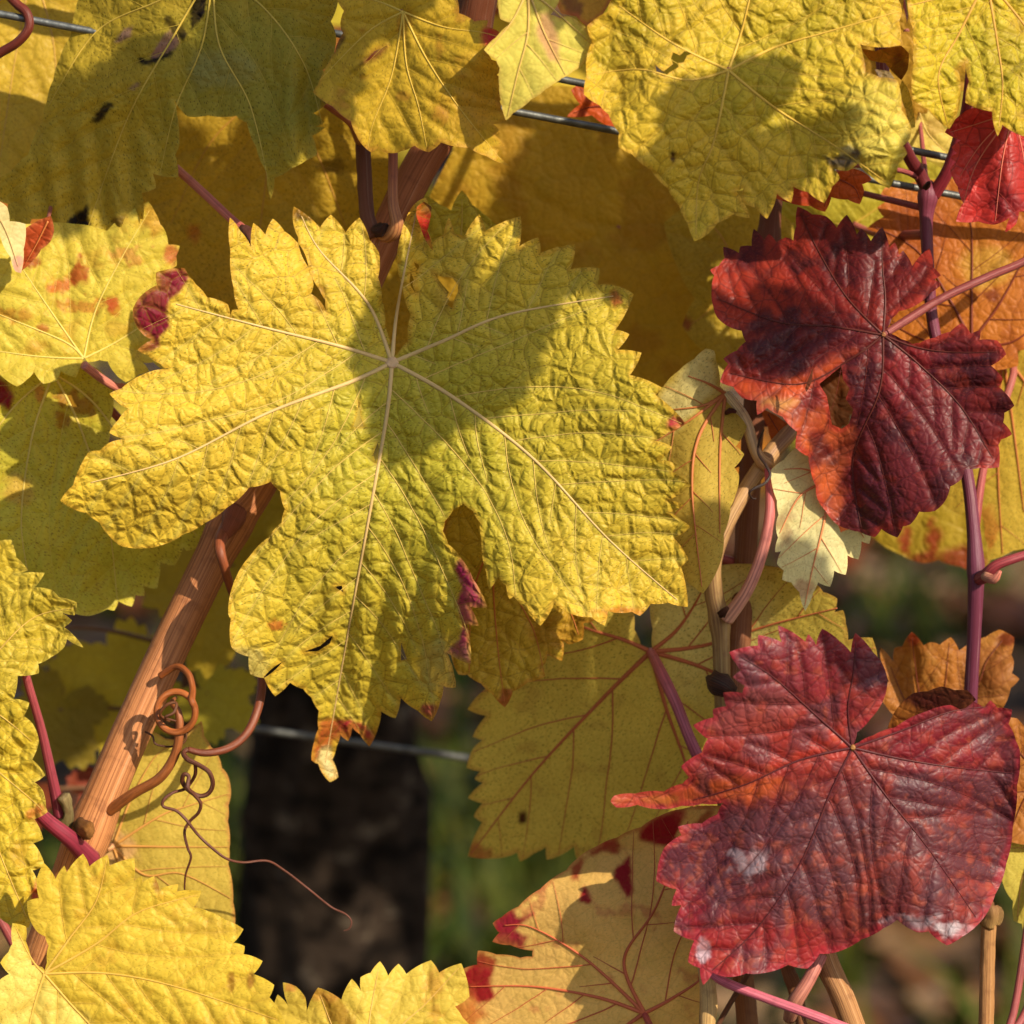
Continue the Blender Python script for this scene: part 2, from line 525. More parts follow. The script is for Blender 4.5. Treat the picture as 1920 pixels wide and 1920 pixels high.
LEAFN = [0]
def leaf(label, shoot, outline, j, prims, d0, gx=0.0, gy=0.0, terms=(), nz=1.2, mat='top', col=(205, 180, 58), feats=(),
         vcol=(205, 180, 95), vr=4.2, holes=(), gap=62, vang=0.85, res=1.0, groove=0.35, bul=0.8, speck=0.6, bulge=0.05,
         flaps=(), pet=None, pcol=((176, 100, 84), (150, 66, 66)), pr=7.5, veins=True, vlift=None, name='leaf', rim=0.3, joint=None):
    LEAFN[0] += 1
    seed = LEAFN[0] * 13
    rng = random.Random(seed)
    under = mat in ('back', 'orange')
    if vlift is None: vlift = 0.3 if under else 0.06
    if not under: vr = vr * 0.72
    j = np.asarray(j, float)
    f = depth_fn(j, d0, gx, gy, terms, nz, seed)
    pl = densify(sharpen(outline) if res < 1.9 else outline, 5.0 * res, bulge)
    pr_lines = [smooth_path(j, p) for p in prims]
    sec = side_veins(pr_lines, pl, rng, gap, vang) if veins else [[] for _ in pr_lines]
    segs = [poly_segs(p, False) for p in pr_lines] + [poly_segs(l, False) for ls in sec for (l, _) in ls]
    segs = np.concatenate(segs) if segs else np.zeros((0, 4))
    Vs = []; Fs = []; Cs = []; Us = []; base = 0
    def patch(pl, holes, f, feats, colr):
        nonlocal base
        h = 5.4 * res
        x0, y0 = pl.min(0); x1, y1 = pl.max(0)
        gy_ = np.arange(y0, y1, h * 0.866); pts = []
        for r_, yy in enumerate(gy_):
            xs = np.arange(x0 + (r_ % 2) * h / 2, x1, h)
            pts.append(np.c_[xs, np.full(len(xs), yy)])
        pts = np.concatenate(pts)
        nr = np.random.default_rng(seed)
        pts = pts + nr.uniform(-0.18, 0.18, pts.shape) * h
        hp = [densify(hh, 4.5 * res, 0.0) for hh in holes]
        m = inside(pts[:, 0], pts[:, 1], pl)
        for q in hp: m &= ~inside(pts[:, 0], pts[:, 1], q)
        pts = pts[m]
        allseg = np.concatenate([poly_segs(pl)] + [poly_segs(q) for q in hp])
        ed, _ = segdist(pts[:, 0], pts[:, 1], allseg)
        pts = pts[ed > 0.55 * h]
        loops = [pl] + hp
        verts = np.concatenate(loops + [pts]); edges = []; o = 0; bl = []
        for q in loops:
            n = len(q); edges += [(o + i, o + (i + 1) % n) for i in range(n)]; o += n
        r = delaunay_2d_cdt([Vector(v) for v in verts.tolist()], edges, [], 0, 1e-5, False)
        V2 = np.array([tuple(v) for v in r[0]]); F = np.array(r[2], int)
        c = V2[F].mean(1)
        k = inside(c[:, 0], c[:, 1], pl)
        for q in hp: k &= ~inside(c[:, 0], c[:, 1], q)
        F = F[k]
        x, y = V2[:, 0], V2[:, 1]
        ed, _ = segdist(x, y, allseg)
        D = f(x, y)
        if len(segs):
            dv, _ = segdist(x, y, segs)
            fade = sstep(0, 16, ed)
            D = D + (bul * (1 - np.exp(-dv / 26.0)) - groove * np.exp(-(dv / 5.0) ** 2)) * (0.35 + 0.65 * fade)
        else:
            dv = np.full(len(x), 1e3)
        W = P3(x, y, D)
        # orient faces to the camera
        a, b, c_ = W[F[:, 0]], W[F[:, 1]], W[F[:, 2]]
        nrm = np.cross(b - a, c_ - a)
        fl = (nrm @ FWD) > 0
        F[fl] = F[fl][:, ::-1]
        # pigment and, on some leaves, painted sunlight
        C = np.tile(lin(colr), (len(x), 1)); spk = np.full(len(x), speck)
        C = C * (1 + 0.14 * fbm(x, y, 90.0, seed + 3))[:, None]
        for t in feats:
            k_ = t[0]; n25 = fbm(x, y, 34.0, seed + 11, 4)
            if k_ == 'blob':
                _, cx, cy, rx, ry, cc, st = t[:7]; nzz = t[7] if len(t) > 7 else 0.45; sf = t[8] if len(t) > 8 else 0.35
                sc_ = float(np.clip(min(rx, ry) * 0.9, 9, 34)); nb = n25 if sc_ > 30 else fbm(x, y, sc_, seed + 11, 3) * 1.5
                d = np.sqrt(((x - cx) / rx) ** 2 + ((y - cy) / ry) ** 2) + nzz * nb
                wgt = st * (1 - sstep(1 - sf, 1 + sf, d))
            elif k_ == 'poly':
                _, pp, cc, sf = t[:4]; pp = np.asarray(pp, float)
                dd, _ = segdist(x, y, poly_segs(pp)); dd = np.where(inside(x, y, pp), dd, -dd)
                wgt = sstep(-sf, sf, dd + sf * 1.6 * n25); st = t[4] if len(t) > 4 else 1.0; wgt = wgt * st
            elif k_ == 'edge':
                _, wd, cc, st, nn = t
                wgt = st * (1 - sstep(wd * 0.3, wd, ed + wd * nn * fbm(x, y, 60.0, seed + 21)))
            elif k_ == 'vein':
                _, wd, cc, st = t
                wgt = st * np.exp(-(dv / wd) ** 2)
            elif k_ == 'noise':
                _, scl, cc, st, thr = t
                wgt = st * sstep(thr - 0.12, thr + 0.12, fbm(x, y, scl, seed + 31, 4))
            C = C * (1 - wgt[:, None]) + lin(cc) * wgt[:, None]
        C = np.clip(C, 0.002, 0.9)
        th = seed * 1.7; ca, sa = math.cos(th), math.sin(th)
        U = np.c_[(x * ca - y * sa) / 100 + seed * 3.1, (x * sa + y * ca) / 100 - seed * 1.3, np.zeros(len(x))]
        Vs.append(W); Fs.append(F + base); Cs.append(np.c_[C, spk]); Us.append(U)
        base += len(W)
        # rim: the cut edge of the blade
        o = 0
        for q in loops:
            n = len(q); A = W[o:o + n]; B = A + FWD * rim * 0.001
            i = np.arange(n); k2 = (i + 1) % n
            Vs.append(np.r_[A, B]); Fs.append(np.r_[np.c_[i, k2, n + k2], np.c_[i, n + k2, n + i]] + base)
            Cs.append(np.tile(np.c_[C[o:o + n] * 1.05, spk[o:o + n] * 0], (2, 1))); Us.append(np.tile(U[o:o + n], (2, 1)))
            base += 2 * n; o += n
    patch(pl, holes, f, feats, col)
    for fp in flaps:
        ff = depth_fn(fp.get('j', j), fp['d0'], fp.get('gx', 0), fp.get('gy', 0), fp.get('terms', ()), 0.3, seed + 5)
        sv = segs; segs = np.zeros((0, 4))
        patch(densify(fp['outline'], 5.0 * res, fp.get('bulge', 0.03)), fp.get('holes', ()), ff, fp.get('feats', ()), fp['col'])
        segs = sv
    org = P3(j[0], j[1], f(j[0], j[1]))
    o = mesh(name, np.concatenate(Vs), np.concatenate(Fs), M[mat], shoot, org, {'col': np.concatenate(Cs), 'luv': np.concatenate(Us)})
    o['label'] = label
    # veins: one raised strand per primary with its branches
    if veins and vr > 0:
        for p, ls in zip(pr_lines, sec):
            VV = []; FF = []; CC = []; UU = []; b2 = 0
            L = len(p)
            jobs = [(p, vr * (0.22 + 0.78 * np.linspace(1, 0, L) ** 1.3), 7)]
            for (l, t) in ls:
                r0 = vr * (1 - 0.7 * t) * (0.40 if under else 0.24)
                jobs.append((l, r0 * np.linspace(1, 0.4, len(l)), 5))
            for (l, rr, sg) in jobs:
                D = f(l[:, 0], l[:, 1]) - groove * 0.5 + vlift
                pth = P3(l[:, 0], l[:, 1], D); rad = rr * PXM
                v_, f_, u_ = tube_geo(pth, rad, sg, flat=0.6)
                VV.append(v_); FF.append(f_ + b2); UU.append(u_); b2 += len(v_)
                vc = lin(vcol) if (under or l is p) else 0.5 * lin(vcol) + 0.5 * lin(col)
                CC.append(np.tile(np.r_[vc, 1.0], (len(v_), 1)))
            mesh('vein', np.concatenate(VV), np.concatenate(FF), M['vein'], o, pth[0] * 0 + org, {'col': np.concatenate(CC), 'tuv': np.concatenate(UU)})
    if joint is not None:
        dj = float(f(j[0], j[1]))
        stem('leaf_joint', o, [(j[0], j[1] + 1, dj - 1.5), (j[0] + 1, j[1], dj - 0.2), (j[0] + 1, j[1] - 2, dj + 0.35), (j[0] + 1, j[1] - 2, dj + 0.5)], [joint[0], joint[0], joint[0] * 0.75, joint[0] * 0.3], joint[1], joint[1], M['vein'], seg=14, step=0.6)
    if pet is not None:
        dj = float(f(j[0], j[1]))
        pts = [(j[0], j[1], dj - 0.3)] + list(pet)
        stem('petiole', o, pts, [pr * 0.8] + [pr] * (len(pts) - 2) + [pr * 1.35], pcol[0], pcol[1], M['petiole'], seg=10, step=10)
    return o

# ================================================================ the setting
def ground_material():
    g = G('vineyard_soil')
    tc = g.add('TexCoord').outputs['Object']
    n1 = g.noise(tc, 3.0, 6, 0.65).outputs['Fac']
    n2 = g.noise(tc, 22, 5, 0.6).outputs['Fac']
    n3 = g.noise(tc, 9, 4, 0.6).outputs['Fac']
    c = g.mix(g.ramp(n2, 0.3, 0.7), rgba((44, 34, 26)), rgba((92, 74, 58)))
    c = g.mix(g.ramp(n1, 0.54, 0.70, 0, 0.8), c, rgba((38, 44, 20)))
    c = g.mix(g.ramp(n3, 0.56, 0.68, 0, 0.7), c, rgba((120, 88, 52)))
    b = g.add('Bump', {'Height': n2, 'Strength': 1.0, 'Distance': 0.03})
    g.set(g.b.inputs['Base Color'], c); g.b.inputs['Roughness'].default_value = 0.95
    g.b.inputs['Specular IOR Level'].default_value = 0.1
    g.set(g.b.inputs['Normal'], b.outputs[0])
    return g.m
gs = np.r_[-400, -120, -40, -15, np.linspace(-6, 6, 61), 15, 40, 120, 400]
gx_, gy_ = np.meshgrid(gs, gs)
gz = np.where(np.hypot(gx_, gy_) < 8, 0.06 * fbm(gx_.ravel(), gy_.ravel(), 1.3, 5, 4).reshape(gx_.shape), 0.0)
n = len(gs); ii = (np.arange(n - 1)[:, None] * n + np.arange(n - 1)[None, :]).ravel()
gr = mesh('ground', np.c_[gx_.ravel(), gy_.ravel(), gz.ravel()], np.r_[np.c_[ii, ii + 1, ii + n + 1], np.c_[ii, ii + n + 1, ii + n]],
          ground_material(), None, np.zeros(3))
gr['kind'] = 'structure'

def scatter(name, label, cat, mat, n, area_fn, shape_fn, seed, cols):
    rng = random.Random(seed); V = []; F = []; C = []; U = []; b = 0
    for i in range(n):
        p = area_fn(rng)
        v, f = shape_fn(rng)
        V.append(v + p); F.append(np.asarray(f) + b); b += len(v)
        c = lin(rng.choice(cols)) * rng.uniform(0.7, 1.2)
        C.append(np.tile(np.r_[c, 0.3], (len(v), 1))); U.append(np.c_[v[:, :2] * 60 + i, np.zeros(len(v))])
    o = mesh(name, np.concatenate(V), np.concatenate(F), mat, None, np.array([0, 2.0, 0]), {'col': np.concatenate(C), 'luv': np.concatenate(U)})
    o['kind'] = 'stuff'; o['label'] = label; o['category'] = cat
    return o
def rotz(v, a):
    c, s = math.cos(a), math.sin(a)
    return np.c_[v[:, 0] * c - v[:, 1] * s, v[:, 0] * s + v[:, 1] * c, v[:, 2]]
def litter_shape(rng):
    k = 12; a = np.arange(k) / k * 2 * math.pi
    r = rng.uniform(0.03, 0.07) * (1 + 0.25 * np.cos(5 * a) + 0.1 * np.cos(11 * a + 1))
    z = 0.02 + rng.uniform(0, 0.02) + 0.012 * np.cos(2 * a + rng.uniform(0, 6)) + 0.006 * np.cos(5 * a)
    v = np.r_[np.c_[r * np.cos(a), r * np.sin(a), z], [[0, 0, 0.02]]]
    i = np.arange(k)
    return v, np.c_[i, (i + 1) % k, np.full(k, k)]
def blade_tuft(rng):
    V = []; F = []; b = 0
    for q in range(rng.randint(5, 11)):
        h = rng.uniform(0.06, 0.22); an = rng.uniform(0, 6.28); le = rng.uniform(0.2, 1.0) * h; wd = rng.uniform(0.004, 0.014)
        bx, by = rng.uniform(-0.03, 0.03), rng.uniform(-0.03, 0.03)
        v = []
        for t in (0, 0.4, 0.75, 1.0):
            ww = wd * (1 - t ** 2) + 0.0003
            x = bx + le * t * t * math.cos(an); y = by + le * t * t * math.sin(an); z = h * t * (1 - 0.25 * t)
            v += [(x - ww * math.sin(an), y + ww * math.cos(an), z), (x + ww * math.sin(an), y - ww * math.cos(an), z)]
        V.append(v)
        for t in range(3): F += [(b + 2 * t, b + 2 * t + 1, b + 2 * t + 3), (b + 2 * t, b + 2 * t + 3, b + 2 * t + 2)]
        b += 8
    return np.concatenate(V), F
scatter('leaf_litter', 'dry brown and tan vine leaves littering the soil behind', 'leaf litter', M['orange'], 2400,
        lambda r: np.array([r.uniform(-2.2, 2.2), r.uniform(0.9, 6.5), 0.01]), litter_shape, 3,
        [(120, 84, 52), (150, 118, 80), (96, 62, 40), (168, 140, 104), (90, 70, 54)])
scatter('grass', 'green grass and weeds growing between the vine rows', 'grass', M['far'], 430,
        lambda r: np.array([r.gauss(0.15, 0.9), r.uniform(1.1, 6.0), 0.0]) if r.random() < 0.68 else np.array([r.choice([-0.30, -0.10, 0.05]) + r.gauss(0, 0.06), r.uniform(1.7, 3.2), 0.0]),
        blade_tuft, 4, [(50, 76, 20), (62, 88, 26), (40, 60, 20), (84, 96, 36)])

# trellis: two posts outside the frame carry the wires
def post(x):
    p = np.array([[x, 0.06, -0.2], [x, 0.06, 0.6], [x + 0.005, 0.06, 1.3], [x, 0.06, 1.9]])
    q = catmull(p, 0.05)
    V, F, UV = tube_geo(p, np.array([0.045, 0.044, 0.042, 0.04]), 14, lump=0.05)
    o = mesh('trellis_post', V, F, M['post'], None, np.array([x, 0.06, 0]))
    return o
def wire(pa, pb, r, label):
    a = P3(*pa); b = P3(*pb); d = (b - a) / np.linalg.norm(b - a)
    t0 = (-1.4 - a[0]) / d[0]; t1 = (1.4 - a[0]) / d[0]
    pts = np.array([a + d * t for t in np.linspace(t0, t1, 60)])
    V, F, UV = tube_geo(pts, np.full(60, r), 12)
    o = mesh('trellis_wire', V, F, M['wire'], None, pts[0])
    o['label'] = label; o['category'] = 'wire'; o['group'] = 'wires strung along the vine row'
wire((0, 26, -16), (1801, 368, -38), 0.00095, 'grey galvanised wire passing behind the violet forked shoot')
wire((1050, 148, -28), (1740, 288, -30), 0.00095, 'grey wire strung just above the other wire behind the yellow leaves')
wire((470, 1366, -240), (880, 1422, -240), 0.0011, 'thin dark blurred wire crossing in front of the old trunk')
for x in (-1.4, 1.4):
    o = post(x); o['label'] = 'weathered wooden trellis post at the %s end of the wires' % ('lower' if x > 0 else 'higher'); o['category'] = 'post'; o['group'] = 'trellis posts'

# the old vine far behind
tr = P3(np.array([600, 625, 640, 635, 620]), np.array([1000, 1250, 1500, 1750, 2050]), np.array([-640, -650, -660, -670, -680]))
foot = tr[-1].copy(); foot[2] = -0.05; foot[0] -= 0.01
tr = np.r_[tr, [foot]]
trk = catmull(tr, 0.012)
k = np.linspace(0, 1, len(trk))
V, F, UV = tube_geo(trk, 0.030 + 0.012 * k + 0.004 * np.sin(k * 21), 40, lump=0.2, rib=0.04, nrib=11)
tk = thing('old_vine', foot, 'gnarled dark old vine standing out of focus on the soil', 'vine')
mesh('trunk', V, F, M['bark'], tk, foot, {'col': np.tile(np.r_[lin((66, 54, 44)), 1], (len(V), 1)), 'tuv': UV * [1, 8, 1]})
head = P3(np.array([600, 560, 430, 250]), np.array([1010, 940, 890, 860]), np.array([-640, -635, -630, -620]))
hk = catmull(head, 0.01)
V, F, UV = tube_geo(hk, np.linspace(0.028, 0.012, len(hk)), 30, lump=0.2)
mesh('branch', V, F, M['bark'], tk, hk[0], {'col': np.tile(np.r_[lin((66, 54, 44)), 1], (len(V), 1)), 'tuv': UV * [1, 8, 1]})

# a small bunch of grapes left hanging far behind
gb = thing('grape_bunch', P3(842, 270, -300), 'small blurred bunch of blue black grapes between yellow leaves', 'grapes')
def ball(c, r, nu=14, nv=9):
    u = np.arange(nu) / nu * 2 * np.pi; v = np.linspace(0, np.pi, nv)[1:-1]
    V = np.array([[math.sin(b) * math.cos(a), math.sin(b) * math.sin(a), math.cos(b)] for b in v for a in u])
    V = np.r_[V, [[0, 0, 1], [0, 0, -1]]] * r + c
    F = []
    for i in range(len(v) - 1):
        for k in range(nu):
            a, b = i * nu + k, i * nu + (k + 1) % nu
            F += [(a, a + nu, b + nu), (a, b + nu, b)]
    for k in range(nu):
        F += [(len(V) - 2, k, (k + 1) % nu), (len(V) - 1, (len(v) - 1) * nu + (k + 1) % nu, (len(v) - 1) * nu + k)]
    return V, np.array(F)
for (gx1, gy1, gd) in [(832, 300, -300), (858, 305, -298), (842, 328, -295), (866, 334, -302), (834, 350, -302), (856, 358, -296), (846, 380, -300)]:
    q = P3(gx1, gy1, gd)
    V, F = ball(q, 0.0042)
    mesh('berry', V, F, M['grape'], gb, q)
stem('stalk', gb, [(842, 150, -300), (845, 300, -302), (848, 380, -300)], [3, 3, 2], (90, 60, 40), (80, 60, 40), M['tendril'], seg=8)

# ================================================================ the vine shoots
SA = thing('vine_shoot', P3(110, 1680, -30), 'thick ribbed brown cane carrying the big yellow-green leaf, tendrils and the left leaves', 'vine shoot')
SH = thing('vine_shoot', P3(905, 60, -24), 'brown cane hung with the shaded leaf pierced by black holes and the puckered yellow leaves', 'vine shoot')
SC = thing('vine_shoot', P3(1385, 1260, -40), 'pink and brown shoot pair with pale-backed yellow leaves and a black tendril', 'vine shoot')
SD = thing('vine_shoot', P3(1740, 365, -30), 'violet forked shoot carrying the torn dark red leaf and orange leaves', 'vine shoot')
SE = thing('vine_shoot', P3(1600, 2000, -10), 'ribbed tan cane below the broad wine red leaf and red-blotched leaf', 'vine shoot')
SF = thing('vine_shoot', P3(1848, 2000, -18), 'thin tan cane with a cut knobbly top beside the wine red leaf', 'vine shoot')
SG = thing('vine_shoot', P3(300, 1500, -170), 'out of focus shoot of olive yellow leaves behind the coiled tendrils', 'vine shoot')

BROWN = (150, 84, 44); BROWN2 = (120, 62, 34); TAN = (196, 150, 96); PINK = (196, 112, 104); VIO = (112, 48, 72)
# canes
stem('cane', SA, [(840, 230, -42), (770, 345, -40), (640, 620, -38), (490, 900, -34), (432, 985, -32), (330, 1190, -28), (230, 1410, -24), (160, 1580, -24), (105, 1720, -28), (20, 1960, -34)],
     [33, 33, 33, 33, 36, 36, 37, 39, 37, 37], (160, 94, 58), (206, 140, 84), M['cane'], seg=64, rib=0.010, nrib=26, step=6, lump=0.012,
     swell=[(430, 985, 0.16, 45), (165, 1560, 0.12, 50)])
stem('bud', SA, [(440, 965, -26), (432, 985, -20), (418, 1010, -18)], [24, 17, 8], (150, 84, 60), (130, 66, 44), M['cane'], seg=16, lump=0.08)
stem('side_cane', SA, [(676, 180, -30), (682, 300, -22), (688, 400, -18), (703, 446, -17)], [14, 14, 14, 17], (96, 52, 34), (120, 74, 54), M['cane'], seg=24, lump=0.05)
stem('petiole', SA, [(738, 200, -16), (737, 300, -14), (737, 380, -12), (744, 422, -12), (728, 442, -15), (712, 436, -17)], [9, 9, 10, 13, 14, 12], (136, 44, 60), (196, 140, 84), M['petiole'])
stem('node', SA, [(700, 434, -17), (718, 432, -14), (724, 420, -13)], [12, 14, 5], (60, 38, 26), (40, 24, 20), M['cane'], seg=14, lump=0.3)
stem('scale_bud', SA, [(150, 1545, -18), (163, 1556, -12), (170, 1562, -9)], [15, 15, 8], (74, 52, 30), (150, 100, 40), M['cane'], seg=14, lump=0.3)
stem('bud', SA, [(120, 1560, -20), (128, 1520, -18), (118, 1492, -16)], [12, 9, 11], (120, 110, 60), (150, 136, 90), M['cane'], seg=14, lump=0.35)
# tendrils
stem('tendril', SA, [(205, 1520, -20), (250, 1488, -16), (300, 1458, -13), (328, 1415, -11), (337, 1370, -10), (334, 1335, -10), (322, 1318, -12), (330, 1308, -15)],
     [11, 10, 9.5, 9, 8.5, 7, 5, 3], (150, 86, 40), (150, 84, 40), M['tendril'], seg=14, step=5, label='thick orange brown tendril rising into a ring')
ring = [(330 + 36 * math.cos(a), 1335 + 38 * math.sin(a), -7 - 3 * math.sin(a * 0.5)) for a in np.linspace(-0.6, 5.9, 22)]
stem('tendril', SA, [(300, 1268, -18), (330, 1250, -16), (352, 1262, -13), (361, 1290, -10)] + ring, [6.5] * 4 + [6.5] * 22, (140, 74, 32), (176, 98, 44), M['tendril'], seg=12, step=4,
     label='ring of coiled orange brown tendril beside the cane')
stem('tendril', SA, [(318, 1352, -10), (300, 1340, -8), (312, 1322, -7), (330, 1318, -7), (326, 1336, -6), (310, 1345, -6), (330, 1352, -8)], [3, 3, 3.4, 3, 3, 2.5, 2], (110, 64, 30), (90, 50, 26), M['tendril'], seg=8, step=3, label='shrivelled inner end of the coil')
stem('tendril', SA, [(428, 985, -24), (412, 1020, -15), (420, 1060, -14), (436, 1110, -20), (470, 1190, -26), (489, 1255, -24), (488, 1310, -20), (466, 1370, -16), (430, 1402, -13), (385, 1412, -11), (352, 1405, -10)],
     [14, 11, 9, 8.5, 8.5, 8.5, 8.5, 8, 7.5, 7, 5.5], (142, 76, 44), (112, 54, 30), M['tendril'], seg=14, step=6, label='long arching red brown tendril hanging from the cane')
stem('tendril', SA, [(352, 1405, -10), (344, 1412, -9), (352, 1424, -8), (372, 1434, -8), (392, 1448, -8), (399, 1470, -9), (390, 1488, -10), (372, 1492, -10), (352, 1480, -9), (342, 1465, -8), (345, 1452, -7), (354, 1456, -7), (352, 1476, -6), (364, 1490, -7), (376, 1506, -8), (372, 1524, -9), (356, 1540, -10), (346, 1560, -10), (352, 1590, -10), (358, 1608, -10), (348, 1640, -11), (346, 1668, -12)],
     [5, 5, 5, 4.5, 4.5, 4.5, 4.5, 4.5, 4.5, 4.5, 4, 4, 4, 3.6, 3.4, 3.2, 3, 2.8, 2.6, 2.4, 2, 1.6], (90, 46, 26), (96, 52, 30), M['tendril'], seg=9, step=3, label='thin dark knotted tendril tail')
stem('tendril', SA, [(366, 1432, -8), (366, 1452, -10), (356, 1470, -12), (345, 1480, -10), (325, 1486, -8), (308, 1498, -7), (306, 1512, -7), (330, 1520, -7), (348, 1536, -7), (372, 1566, -8), (400, 1592, -9), (425, 1610, -10), (455, 1617, -12), (500, 1614, -14), (530, 1630, -16), (575, 1664, -18), (620, 1700, -20), (648, 1714, -20), (659, 1728, -20), (654, 1742, -20), (644, 1745, -20)],
     [3.5, 3.5, 3.2, 3, 3, 3, 3, 3, 3, 2.8, 2.8, 2.6, 2.4, 2.2, 2.2, 2, 2, 1.8, 1.6, 1.4, 1], (92, 48, 28), (104, 56, 40), M['tendril'], seg=8, step=4, label='hair thin tendril end trailing over the dark gap')
stem('tendril', SA, [(272, 1372, -14), (286, 1380, -13), (292, 1395, -13), (320, 1400, -13), (345, 1392, -13), (350, 1375, -13)], [2, 2, 2, 2, 2, 1.6], (80, 44, 26), (100, 60, 30), M['tendril'], seg=7, step=4, label='fine curl of tendril below the ring')
# pink petioles low on the left
stem('petiole', SA, [(40, 1235, -2), (55, 1290, -6), (78, 1370, -12), (98, 1460, -16), (112, 1530, -20)], [8, 8, 8.5, 10, 12], (176, 84, 84), (130, 44, 62), M['petiole'])
stem('petiole', SA, [(60, 1510, -4), (90, 1540, -8), (130, 1572, -12), (170, 1612, -20)], [12, 14, 16, 20], (140, 46, 64), (136, 44, 62), M['petiole'], seg=16)
stem('petiole', SA, [(330, 315, -26), (385, 365, -20), (435, 412, -14), (466, 438, -10)], [8, 8, 8, 10], (206, 124, 100), (190, 96, 80), M['petiole'])
stem('dry_joint', SA, [(455, 428, -8), (466, 440, -3), (474, 452, -2), (468, 462, -3)], [8, 11, 9, 4], (110, 60, 50), (70, 44, 36), M['cane'], seg=12, lump=0.4)
stem('petiole', SA, [(157, 684, -15), (185, 706, -19), (215, 725, -22), (260, 745, -28), (420, 900, -38)], [8, 8, 8, 9, 11], (210, 130, 110), (190, 110, 90), M['petiole'])

# top shoot
stem('cane', SH, [(880, 75, -34), (898, -20, -30), (915, -160, -26), (930, -420, -24)], [40, 36, 34, 34], (92, 48, 26), (110, 60, 34), M['cane'], seg=36, rib=0.02, nrib=20, lump=0.06)
stem('cane', SH, [(915, -160, -26), (1200, -210, -20), (1600, -190, -16), (1990, -160, -14)], [26, 24, 22, 20], (110, 60, 34), (120, 70, 40), M['cane'], seg=24, lump=0.04)
stem('cane', SH, [(915, -160, -26), (600, -190, -24), (300, -170, -26), (-60, -140, -40)], [26, 24, 22, 20], (110, 60, 34), (120, 70, 40), M['cane'], seg=24, lump=0.04)
stem('tendril', SH, [(-60, 150, -20), (-10, 106, -18), (32, 80, -16), (54, 52, -15), (50, 24, -15), (28, 4, -16), (-5, -40, -18), (-40, -140, -36)], [9, 9, 9, 9, 9, 9, 9, 9], (90, 34, 22), (120, 44, 26), M['tendril'], seg=14, label='smooth dark red brown tendril hooked round the wire')
stem('petiole', SH, [(585, 176, -4), (625, 203, -8), (660, 230, -12), (676, 262, -20)], [9, 9, 10, 12], (206, 124, 110), (186, 130, 84), M['petiole'])

# middle shoots
stem('cane', SC, [(1452, 330, -50), (1438, 480, -48), (1425, 620, -46), (1412, 800, -44), (1400, 1000, -42), (1388, 1180, -40), (1378, 1330, -38), (1370, 1560, -36), (1400, 1900, -34), (1410, 2000, -34)],
     [19, 19, 20, 20, 21, 21, 20, 20, 20, 20], (104, 52, 34), (140, 92, 50), M['cane'], seg=40, rib=0.025, nrib=18, step=7, lump=0.03, swell=[(1440, 455, 0.25, 30)])
stem('green_shoot', SC, [(1362, 1560, -34), (1358, 1400, -30), (1354, 1280, -26), (1350, 1172, -22), (1338, 1110, -20), (1337, 1052, -18), (1362, 985, -18), (1402, 912, -20), (1446, 850, -24), (1490, 795, -30), (1530, 700, -38)],
     [16, 16, 16, 17, 18, 17, 15, 15, 16, 16, 14], (120, 108, 60), (196, 150, 100), M['petiole'], seg=18, step=6, swell=[(1350, 1165, 0.25, 22)], label='pinkish green young shoot bowed away from the cane')
stem('petiole', SC, [(1441, 880, -16), (1444, 960, -12), (1428, 1040, -12), (1400, 1108, -14), (1362, 1160, -18)], [8, 10, 11, 12, 15], (198, 84, 92), (214, 160, 130), M['petiole'], seg=14)
stem('node', SC, [(1336, 1278, -22), (1352, 1284, -15), (1372, 1300, -16)], [14, 20, 12], (34, 26, 22), (24, 20, 18), M['cane'], seg=16, lump=0.4)
stem('node', SC, [(1352, 1152, -10), (1364, 1140, -8)], [8, 4], (60, 32, 22), (90, 50, 30), M['cane'], seg=12, lump=0.3)
stem('tendril', SC, [(1432, 806, -18), (1424, 826, -13), (1422, 850, -10), (1436, 872, -8), (1444, 890, -7), (1434, 906, -6), (1414, 916, -5), (1405, 924, -5), (1410, 934, -6), (1418, 935, -7)],
     [1.5, 2.2, 2.6, 2.8, 2.8, 2.8, 2.6, 2.2, 2, 1.2], (44, 28, 22), (40, 26, 20), M['tendril'], seg=8, step=3, label='wiry black tendril in front of the pink stalk')
stem('bud', SC, [(1360, 775, -17), (1370, 770, -14), (1380, 772, -14)], [5, 5, 3], (60, 24, 26), (80, 30, 30), M['cane'], seg=10, lump=0.3)

# violet shoot
stem('cane', SD, [(1744, 338, -28), (1742, 350, -28), (1740, 368, -28), (1737, 420, -28), (1742, 520, -28), (1752, 620, -28), (1790, 770, -29), (1815, 900, -29), (1826, 1000, -28), (1830, 1066, -27), (1830, 1100, -27), (1826, 1200, -30), (1820, 1310, -34), (1810, 1560, -44)],
     [4, 12, 15, 12, 11, 11, 12, 12, 13, 17, 15, 13, 13, 13], (120, 52, 70), (92, 44, 66), M['petiole'], seg=18, rib=0.03, nrib=7, step=7, swell=[(1740, 368, 0.3, 26)])
stem('fork', SD, [(1744, 366, -28), (1722, 322, -26), (1700, 284, -20), (1660, 180, -8), (1640, -190, -14)], [13, 13, 12, 12, 16], (104, 36, 38), (112, 44, 42), M['petiole'], seg=14)
stem('fork', SD, [(1750, 366, -28), (1778, 318, -25), (1800, 250, -22), (1815, 190, -18), (1830, 40, -16), (1850, -170, -14)], [13, 12, 11, 11, 11, 12], (130, 36, 48), (128, 40, 48), M['petiole'], seg=14)
stem('bud', SD, [(1736, 352, -18), (1742, 342, -15)], [6, 3], (40, 18, 16), (30, 14, 12), M['cane'], seg=10, lump=0.4)
